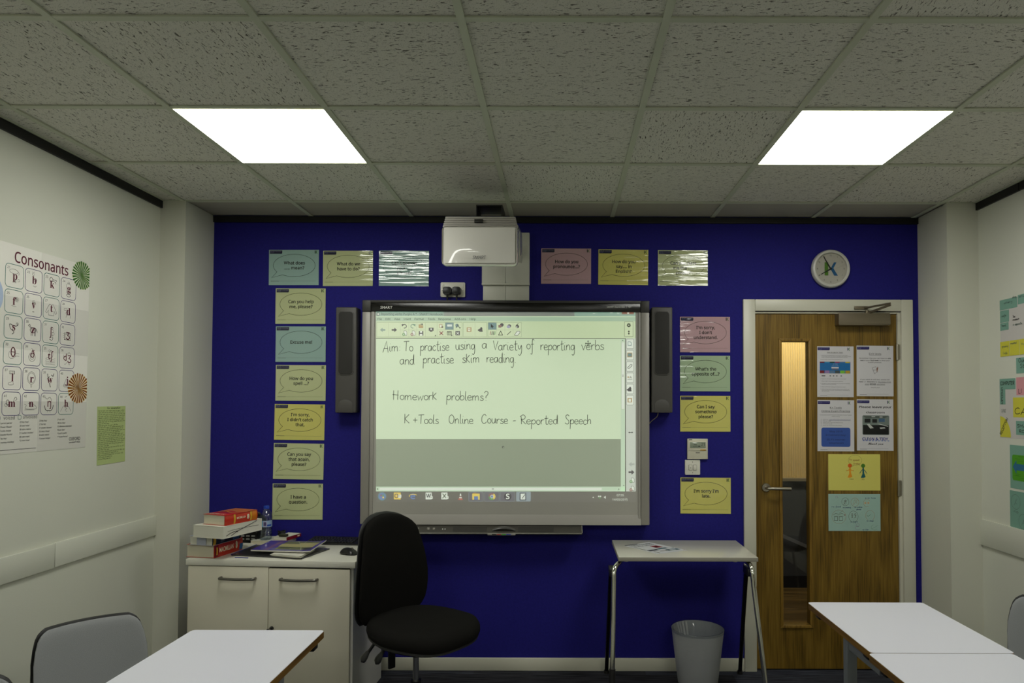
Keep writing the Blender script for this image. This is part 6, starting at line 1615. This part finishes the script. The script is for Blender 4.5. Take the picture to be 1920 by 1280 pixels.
def doodle(i, x, z):
    q = lambda *P: [(x+a*.001, z+c*.001) for a, c in P]
    if i == 0: dc(x-.004, z+.022, .022, .009); dl(q((14, 26), (24, 18), (20, 10))); [dl(q((-8+4*k, -24), (-2+2*k, -12))) for k in range(5)]; dl(spline(q((14, -10), (22, -6), (26, -14), (16, -16))))
    elif i == 1: dc(x-.004, z+.030, .005, .006); dl(q((-7, 36), (-8, 41))); dl(q((0, 36), (1, 41))); dl(spline(q((2, 14), (14, 12), (12, 2), (2, 4))), .002); dl(spline(q((-4, -18), (8, -22), (14, -16))))
    elif i == 2: dc(x-.004, z+.026, .009, .010, .002); dl(q((4, 28), (26, 27), (26, 22)), .002); dl(q((4, 22), (22, 18), (24, 10)), .002)
    elif i == 3: dc(x, z+.014, .014, .014); dc(x, z+.030, .006, .005); dl(spline(q((-10, 0), (-12, -14), (12, -14), (10, 0)))); dc(x, z-.026, .012, .006, .002)
    elif i in (4, 5): [dc(x+(.014 if i == 4 else .002)+.006*math.cos(k*1.26), z+.014+.006*math.sin(k*1.26), .004, .004) for k in range(5)]; dl(q((-12, -14), (12, -16))) if i == 4 else dl(q((-4, -24), (6, -24)), .002)
    elif i == 6: dl(q((-10, 22), (-24, 2), (-32, -14), (-25, -18), (-16, -4), (-15, -26), (15, -26), (16, -4), (25, -18), (32, -14), (24, 2), (10, 22), (0, 18), (-10, 22)), .0014)
    elif i == 7: dl(spline(q((-26, 14), (-10, 18), (-6, 8), (-16, 6), (-26, 10)))); dl(q((-8, -8), (-12, -24))); dl(q((10, -8), (18, -24))); dc(x, z-.004, .013, .008)
    elif i == 8: dl(spline(q((18, 20), (22, 12), (6, 8), (-18, 14), (-14, -4), (4, -16), (-6, -26))), .0024); dc(x+.020, z+.018, .006, .005)
    elif i == 9: dl(spline(q((-24, 20), (-12, 12), (12, 12), (22, 4), (26, -6))), .002); [dl(q((u, 6), (u, -22)), .002) for u in (-8, -2, 10, 15)]; dc(x+.002, z+.002, .016, .010, .002); dl(q((-24, 20), (-16, 24), (-10, 14)), .002)
    elif i == 10: [dc(x+.006+.004*(k % 3), z+.022-.012*k, .007, .006) for k in range(4)]; dl(spline(q((-8, -26), (8, -30), (14, -18))), .002)
    elif i == 11: dl(q((-20, 10), (20, 10), (20, -20), (-20, -20), (-20, 10)), .0018); dl(q((-14, 5), (14, 5), (14, -15), (-14, -15), (-14, 5))); [dc(x-.025, z+.006-.008*k, .0008, .0008) for k in range(3)]
    elif i == 12: dl(spline(q((-16, 8), (-20, -8), (-12, -20), (6, -18), (14, -10), (34, -10)))); dl(spline(q((10, 2), (34, 0)))); dl(q((14, 4), (14, -14)))
    elif i == 13: dc(x, z-.008, .018, .018, .0014); dc(x, z-.008, .010, .010); dl(spline(q((-10, 2), (0, -10), (10, -4)))); dl(q((-4, 28), (6, 24)))
    elif i == 14: [dl(spline(q((-26, -8-8*k), (-8, -4-9*k), (10, -10-7*k), (30, -6-9*k)))) for k in range(4)]; dc(x+.006, z+.012, .010, .016); dc(x-.004, z+.026, .004, .005)
    elif i == 15: dc(x+.012, z+.020, .008, .007); dl(spline(q((-22, 16), (-20, 4)))); dl(q((4, -14), (-8, -26), (-16, -26))); dl(q((8, -14), (12, -26), (20, -26)))
    elif i == 16: dl(q((-13, 20), (13, 20), (13, 32), (-13, 32), (-13, 20))); [dl(q((-13+6*k, 20), (-13+6*k, 32))) for k in range(1, 5)]; dl(spline(q((-2, -12), (-18, -18), (-14, -24), (8, -22), (4, -12))))
    elif i == 17: dc(x, z+.008, .022, .026); dc(x, z+.008, .018, .021); dl(q((-3, -18), (-3, -32))); dl(q((3, -18), (3, -32)))
    elif i == 18: dl(spline(q((-12, 30), (-8, 14), (0, 18)), 4), .003); dl(spline(q((10, 26), (20, 20), (24, 32))), .003); dl(q((0, -10), (6, -28)), .003)
    elif i == 19: dl(q((0, 14), (-16, -14), (-2, -14))); dl(q((2, 12), (16, -14), (2, -14))); dl(q((-20, -18), (18, -18), (14, -24), (-14, -24), (-20, -18)))
    elif i == 20: dc(x-.018, z+.008, .008, .010, .002); dc(x-.026, z-.002, .007, .006); dl(spline(q((12, 4), (14, 22), (22, 30), (28, 22), (20, 16))), .0018)
    elif i == 21: dl(spline(q((-34, 2), (-24, -4), (-28, -18), (28, -18), (26, -6), (6, 2), (-14, 4)))); dl(q((-34, -22), (20, -22)))
    elif i == 22: dl(spline(q((-22, 30), (-10, 24), (4, 32), (14, 20), (10, 6))), .0016); dl(spline(q((-26, -4), (-18, -22), (0, -26), (18, -22), (26, -2))), .003); dl(q((-6, -26), (-10, -34))); dl(q((6, -26), (8, -34)))
    else: dl(q((-6, 32), (4, 38)), .0016); dl(spline(q((-32, -30), (-16, -8), (2, -4), (18, -10), (32, -30)))); dl(spline(q((-6, -12), (6, -18), (-4, -24), (8, -32))))
for i in range(24):
    cidx, r_i = i % 4, i//4
    x0 = Y_(2.713+.1015*cidx); z1 = Zz(2.116-.1032*r_i)
    cm = PTE if i in unv else PUR
    b.stroke(rrect(x0, z1-.094, x0+.092, z1, .016, 4), .0022, E2, cm, True)
    b.text(str(21+i), x0+.009, z1-.020, .0095, E2, PDK, 'l')
    doodle(i, x0+.046, z1-.050)
    ch = ipa[i]
    if i == 12:
        b.stroke(ell(x0+.048, z1-.044, .010, .018, 24), .0045, E2-.0003, MAR, True); b.stroke([(x0+.039, z1-.044), (x0+.057, z1-.044)], .003, E2-.0004, MAR); continue
    try:
        g = serif(ch) if ch.isascii() else ch
        b.text(g, x0+.048, z1-.060, .032, E2-.0003, MAR, 'c', .0, fk='def')
    except Exception: pass
def burst(cy, cz, r, n, m1, m2):
    for k in range(n):
        a = 2*math.pi*k/n; 
        for m, w, rr, dz in ((m2, .70, .97, 0), (m1, .36, .93+.07*(k % 2), .0002)):
            da = math.pi/n*w; P = [(cy, cz)]
            for s in (-1, 1): P.append((min(PWD-.0005, cy+r*rr*math.cos(a+s*da)), cz+r*rr*math.sin(a+s*da)))
            b.poly(P, E2-.0002-dz, m)
burst(Y_(3.148), Zz(2.146), .066, 26, mat('burst_dark_green', (24, 84, 40), .6), mat('burst_lime', (110, 150, 40), .6))
burst(Y_(3.141), Zz(1.625), .070, 26, mat('burst_maroon', (96, 28, 14), .6), mat('burst_amber', (196, 150, 20), .6))
b.stroke(rrect(Y_(2.690), Zz(1.488), Y_(2.706), Zz(1.504), .004, 3), .0016, E2, PUR, True); b.text('voiced', Y_(2.722), Zz(1.490), .0135, E2, PDK, 'l', fit=.056)
b.stroke(rrect(Y_(2.795), Zz(1.490), Y_(2.811), Zz(1.506), .004, 3), .0016, E2, PTE, True); b.text('unvoiced', Y_(2.821), Zz(1.492), .0135, E2, PDK, 'l', fit=.076)
words = [['21 parrot /parrot/', '25 flower /flower/', '29 snake /snake/', '33 thumb /thumb/', '37 leg /leg/', '41 monkey /monkey/'], ['22 bag /bag/', '26 vase /vase/', '30 zebra /zebra/', '34 mother /mother/', '38 right /right/', '42 nose /nose/'],
         ['23 key /key/', '27 tie /tie/', '31 shower /shower/', '35 chess /chess/', '39 witch /witch/', '43 singer /singer/'], ['24 girl /girl/', '28 dog /dog/', '32 television /television/', '36 jazz /jazz/', '40 yacht /yacht/', '44 house /house/']]
for cidx, col in enumerate(words):
    for r_i, wd_ in enumerate(col): b.text(wd_, Y_(2.700+.105*cidx), Zz(1.472-.0152*r_i+(.003*cidx)), .0066, E2, PDK, 'l', .008, xs=.85)
b.rect(Y_(2.65), Zz(1.3665), Y_(2.895), Zz(1.3685), E2, PDK); b.text('OXFORD', Y_(3.088), Zz(1.388), .0145, E2, PDK, 'l', .012, fk='def', fit=.072); b.text('UNIVERSITY PRESS', Y_(3.088), Zz(1.376), .0060, E2, PDK, 'l', .01, fk='def', fit=.072)
b.poly([(Y_(2.60)+.001, Zz(1.85))] + [(Y_(2.60)+.001+.105*math.cos(R(a)), Zz(1.98)+.10*math.sin(R(a))) for a in range(-88, 89, 8)] + [(Y_(2.60)+.001, Zz(2.07))], E2+.0001, mat('poster_pale_blue', (170, 186, 212), .6))
o = b.build('poster', None, loc=(XW, PU0, PZ0), rz=R(90)); tag(o, 'white folded poster of phonetic consonants in maroon letters on the left wall', 'poster')
# green handwritten note
n0, n1 = wx(181, 874, XW), wx(236, 762, XW)
nw, nh = n1.y-n0.y, n1.z-n0.z
n1b = wx(236, 866, XW)
b = MB(); b.box((0, -.0016, .004), (nw, -.0004, nh), PG)
rn = random.Random(11)
words_ = 'the man was very kind and asked her to come back again soon with all of them but no one said where they were going to meet so we had to wait here'.split()
b.hand('Our conversation', nw*.33, nw*.80, nh*.955, .0055, .0012, -.0021, mat('pen_black', (40, 44, 36), .7))
for k in range(27):
    zz = nh*(.92-.0315*k); x = nw*(.03 if k % 3 else .02); xe = nw*(.97 if rn.random() < .6 else rn.uniform(.35, .9))
    while x < xe-.012:
        wd_ = rn.choice(words_); L = len(wd_)*.0048
        b.hand(wd_, x, min(x+L, xe), zz, .0034, .0007, -.0021, mat('pen_soft_black', (66, 72, 48), .7)); x += L+.004
o = b.build('handwritten_note', None, loc=(XW, n0.y, n0.z), rot=(0, R(-1), R(90))); tag(o, 'pale green sheet covered in handwriting on the left wall beside the poster', 'note')

# ------------------------------------------------------------------ right wall: pupils' collages
XV = XR
CW2 = mat('collage_white', (196, 192, 188), .7); CT = mat('collage_teal', (118, 160, 144), .7); CY2 = mat('collage_yellow', (202, 196, 62), .7); CP = mat('collage_pink', (206, 144, 150), .7); MK = mat('marker_black', (28, 34, 30), .7); MG = mat('marker_bright_green', (76, 150, 24), .7); MB_ = mat('marker_blue', (40, 104, 140), .7); PNC = mat('pencil_line', (86, 104, 96), .8)
class Wall:
    """local frame on the right wall: u grows towards the camera (viewer's right), z up"""
    def __init__(s, px0, pz0): s.p = wx(px0, pz0, XV); s.b = MB()
    def c(s, px, py): q = wx(px, py, XV); return (s.p.y-q.y, q.z-s.p.z)
    def rect(s, u0, z0, u1, z1, y, m, th=None):
        if th: s.b.box((u0, y, z0), (u1, y+th, z1), m)
        else: s.b.rect(u0, z0, u1, z1, y, m)
    def done(s, name, label, cat): 
        o = s.b.build(name, None, loc=tuple(s.p), rz=R(-90)); tag(o, label, cat); return o
fz = lambda py, px=1877: None
# upper collage
W1c = Wall(1877, 668)
q = lambda px, py: W1c.c(px, py)
b = W1c.b; top1 = q(1877, 563)[1]; u1 = .42
W1c.rect(0, .004, u1, top1-.004, -.0010, CW2, .0006)
zA, zB = q(1877, 582)[1], q(1877, 620)[1]
W1c.rect(-.002, zA, .135, top1, -.0016, CT, .0005); W1c.rect(.14, zA+.012, .30, top1+.006, -.0016, CT, .0005); W1c.rect(-.001, q(1877, 604)[1]-.004, .07, zA-.003, -.0016, CT, .0005); W1c.rect(-.001, zB, .066, q(1877, 604)[1]-.006, -.0016, CT, .0005)
zy0, zy1 = -.002, q(1877, 641)[1]
for k in range(4): W1c.rect(-.003+.075*k, zy0, .069+.075*k, zy1, -.0016-.0002*k, CY2, .0004)
for s, x0, x1, zz, m, r in (('Bakery', .02, .10, zA+.03, PNC, 0), ('shop', .10, .13, zA+.05, PNC, 0), ('shop', .15, .21, zA+.045, PNC, 0), ('cafe', .012, .05, zA-.035, PNC, 0), ('bank', .012, .05, zB+.02, PNC, 0), ('The', .10, .12, zA-.05, MK, 0), ('museum', .10, .15, zA-.065, MK, 0), ('is opposite', .10, .17, zA-.09, PNC, 0), ('grocery', .012, .06, zy1-.03, PNC, 0), ('Cafe', .02, .055, zy0+.012, PNC, 0), ('market', .08, .13, zy1-.02, PNC, 0), ('Hotel', .16, .21, zy1-.03, PNC, 0)):
    b.hand(s, x0, x1, zz, .006, .0016, -.0026, m)
W1c.done('collage', 'street plan collage of teal and yellow labels, uppermost on the right wall', 'collage')
# small teal note
Wn = Wall(1906, 700); tq = Wn.c(1906, 671)[1]
Wn.b.box((0, -.0012, 0), (.15, -.0005, tq), CT); Wn.b.hand('Our city', .018, .13, tq*.70, .011, .0026, -.0018, MK); Wn.b.hand('Street', .03, .12, tq*.34, .010, .0024, -.0018, MK)
Wn.done('paper_note', 'small teal note between the two collages on the right wall', 'note')
# lower collage
W2c = Wall(1875.5, 820); b = W2c.b; q = lambda px, py: W2c.c(px, py); top2 = q(1877, 711)[1]
W2c.rect(0, 0, .42, top2-.003, -.0010, CW2, .0006)
zc0 = q(1877, 730)[1]; zc1 = q(1877, 758)[1]
W2c.rect(.004, zc0, .128, top2+.002, -.0016, CT, .0005); W2c.rect(.004, zc1, .048, zc0, -.0016, CT, .0005)
b.hand('COMPUTER', .010, .122, top2-.030, .0095, .0028, -.0023, MK)
for k, ch in enumerate('GAMES'): b.hand(ch, .015, .033, zc0-.005-.0175*k, .0078, .0026, -.0023, MK)
W2c.rect(.135, top2-.085, .30, top2+.005, -.0016, CP, .0005)
b.hand('LIBRARY', .15, .29, top2-.075, .012, .003, -.0023, MK)
W2c.rect(.108, q(1905, 782)[1], .30, q(1905, 745)[1], -.0018, CY2, .0005); b.hand('CAFE', .118, .28, q(1905, 776)[1], .016, .0036, -.0025, MK)
r0 = .088; b.poly([(.004, .004), (r0, .004)] + [(.004+(r0-.004)*math.cos(R(a)), .004+.108*math.sin(R(a))) for a in range(0, 91, 9)], -.0017, CY2)
L, adv = hand('RECEPTION'); k = .105/adv
for p in L:
    P = [(.012+(x*k)*math.cos(R(57))-(y_*.0080)*math.sin(R(57)), .012+(x*k)*math.sin(R(57))+(y_*.0080)*math.cos(R(57))) for x, y_ in p]; b.stroke(P, .0026, -.0023, MK)
W2c.rect(.128, .020, .25, q(1915, 789)[1], -.0016, CT, .0005); b.hand('SMALL', .136, .24, .058, .0075, .0026, -.0023, MK); b.hand('ROOM', .150, .24, .032, .0075, .0026, -.0023, MK)
for s, zz in (('in front', .142), ('of the', .132)): b.hand(s, .015, .05, zz, .0045, .0012, -.0018, PNC)
W2c.done('collage', 'floor plan collage reading COMPUTER GAMES and RECEPTION on the right wall', 'collage')
# two teal sheets
W3 = Wall(1895, 914); b = W3.b; h3 = W3.c(1895, 833.5)[1]
W3.rect(0, 0, .32, h3, -.0011, CT, .0006)
b.poly(rrect(.018, h3*.19, .30, h3*.78, .012), -.0017, MG); zc = h3*.50
b.poly([(.022, zc), (.050, zc+.034), (.050, zc+.016), (.20, zc+.016), (.20, zc-.016), (.050, zc-.016), (.050, zc-.034)], -.0022, MB_)
rn = random.Random(4)
for k in range(26):
    zz = h3*rn.uniform(.22, .75); u = rn.uniform(.02, .25); b.stroke([(u, zz), (u+.04, zz+rn.uniform(-.004, .004))], .0018, -.0019, mat('marker_dark_green', (58, 122, 20), .7))
W3.done('drawing', 'teal sheet with a blue arrow on a bright green sign on the right wall', 'drawing')
W4c = Wall(1895, 1002); b = W4c.b; h4 = W4c.c(1895, 918.5)[1]
W4c.rect(0, 0, .32, h4, -.0011, CT, .0006)
for cx, cz, r in ((.045, h4*.76, .034), (.10, h4*.36, .034), (.18, h4*.7, .036), (.24, h4*.3, .03)): b.stroke(ell(cx, cz, r, r*1.1, 24), .0014, -.0017, PNC, True); b.stroke([(cx-.014, cz-.02), (cx+.012, cz+.018)], .0014, -.0017, PNC); b.stroke([(cx, cz+.012), (cx, cz-.008), (cx+.012, cz-.008)], .0014, -.0017, PNC)
for s, x0, zz in (('no', .03, h4*.52), ('on', .07, h4*.08), ('run', .16, h4*.42)): b.hand(s, x0, x0+.035, zz, .008, .002, -.0018, PNC)
W4c.done('drawing', 'teal sheet of faint pencil sketches, lowest on the right wall', 'drawing')
bpy.context.view_layer.update()
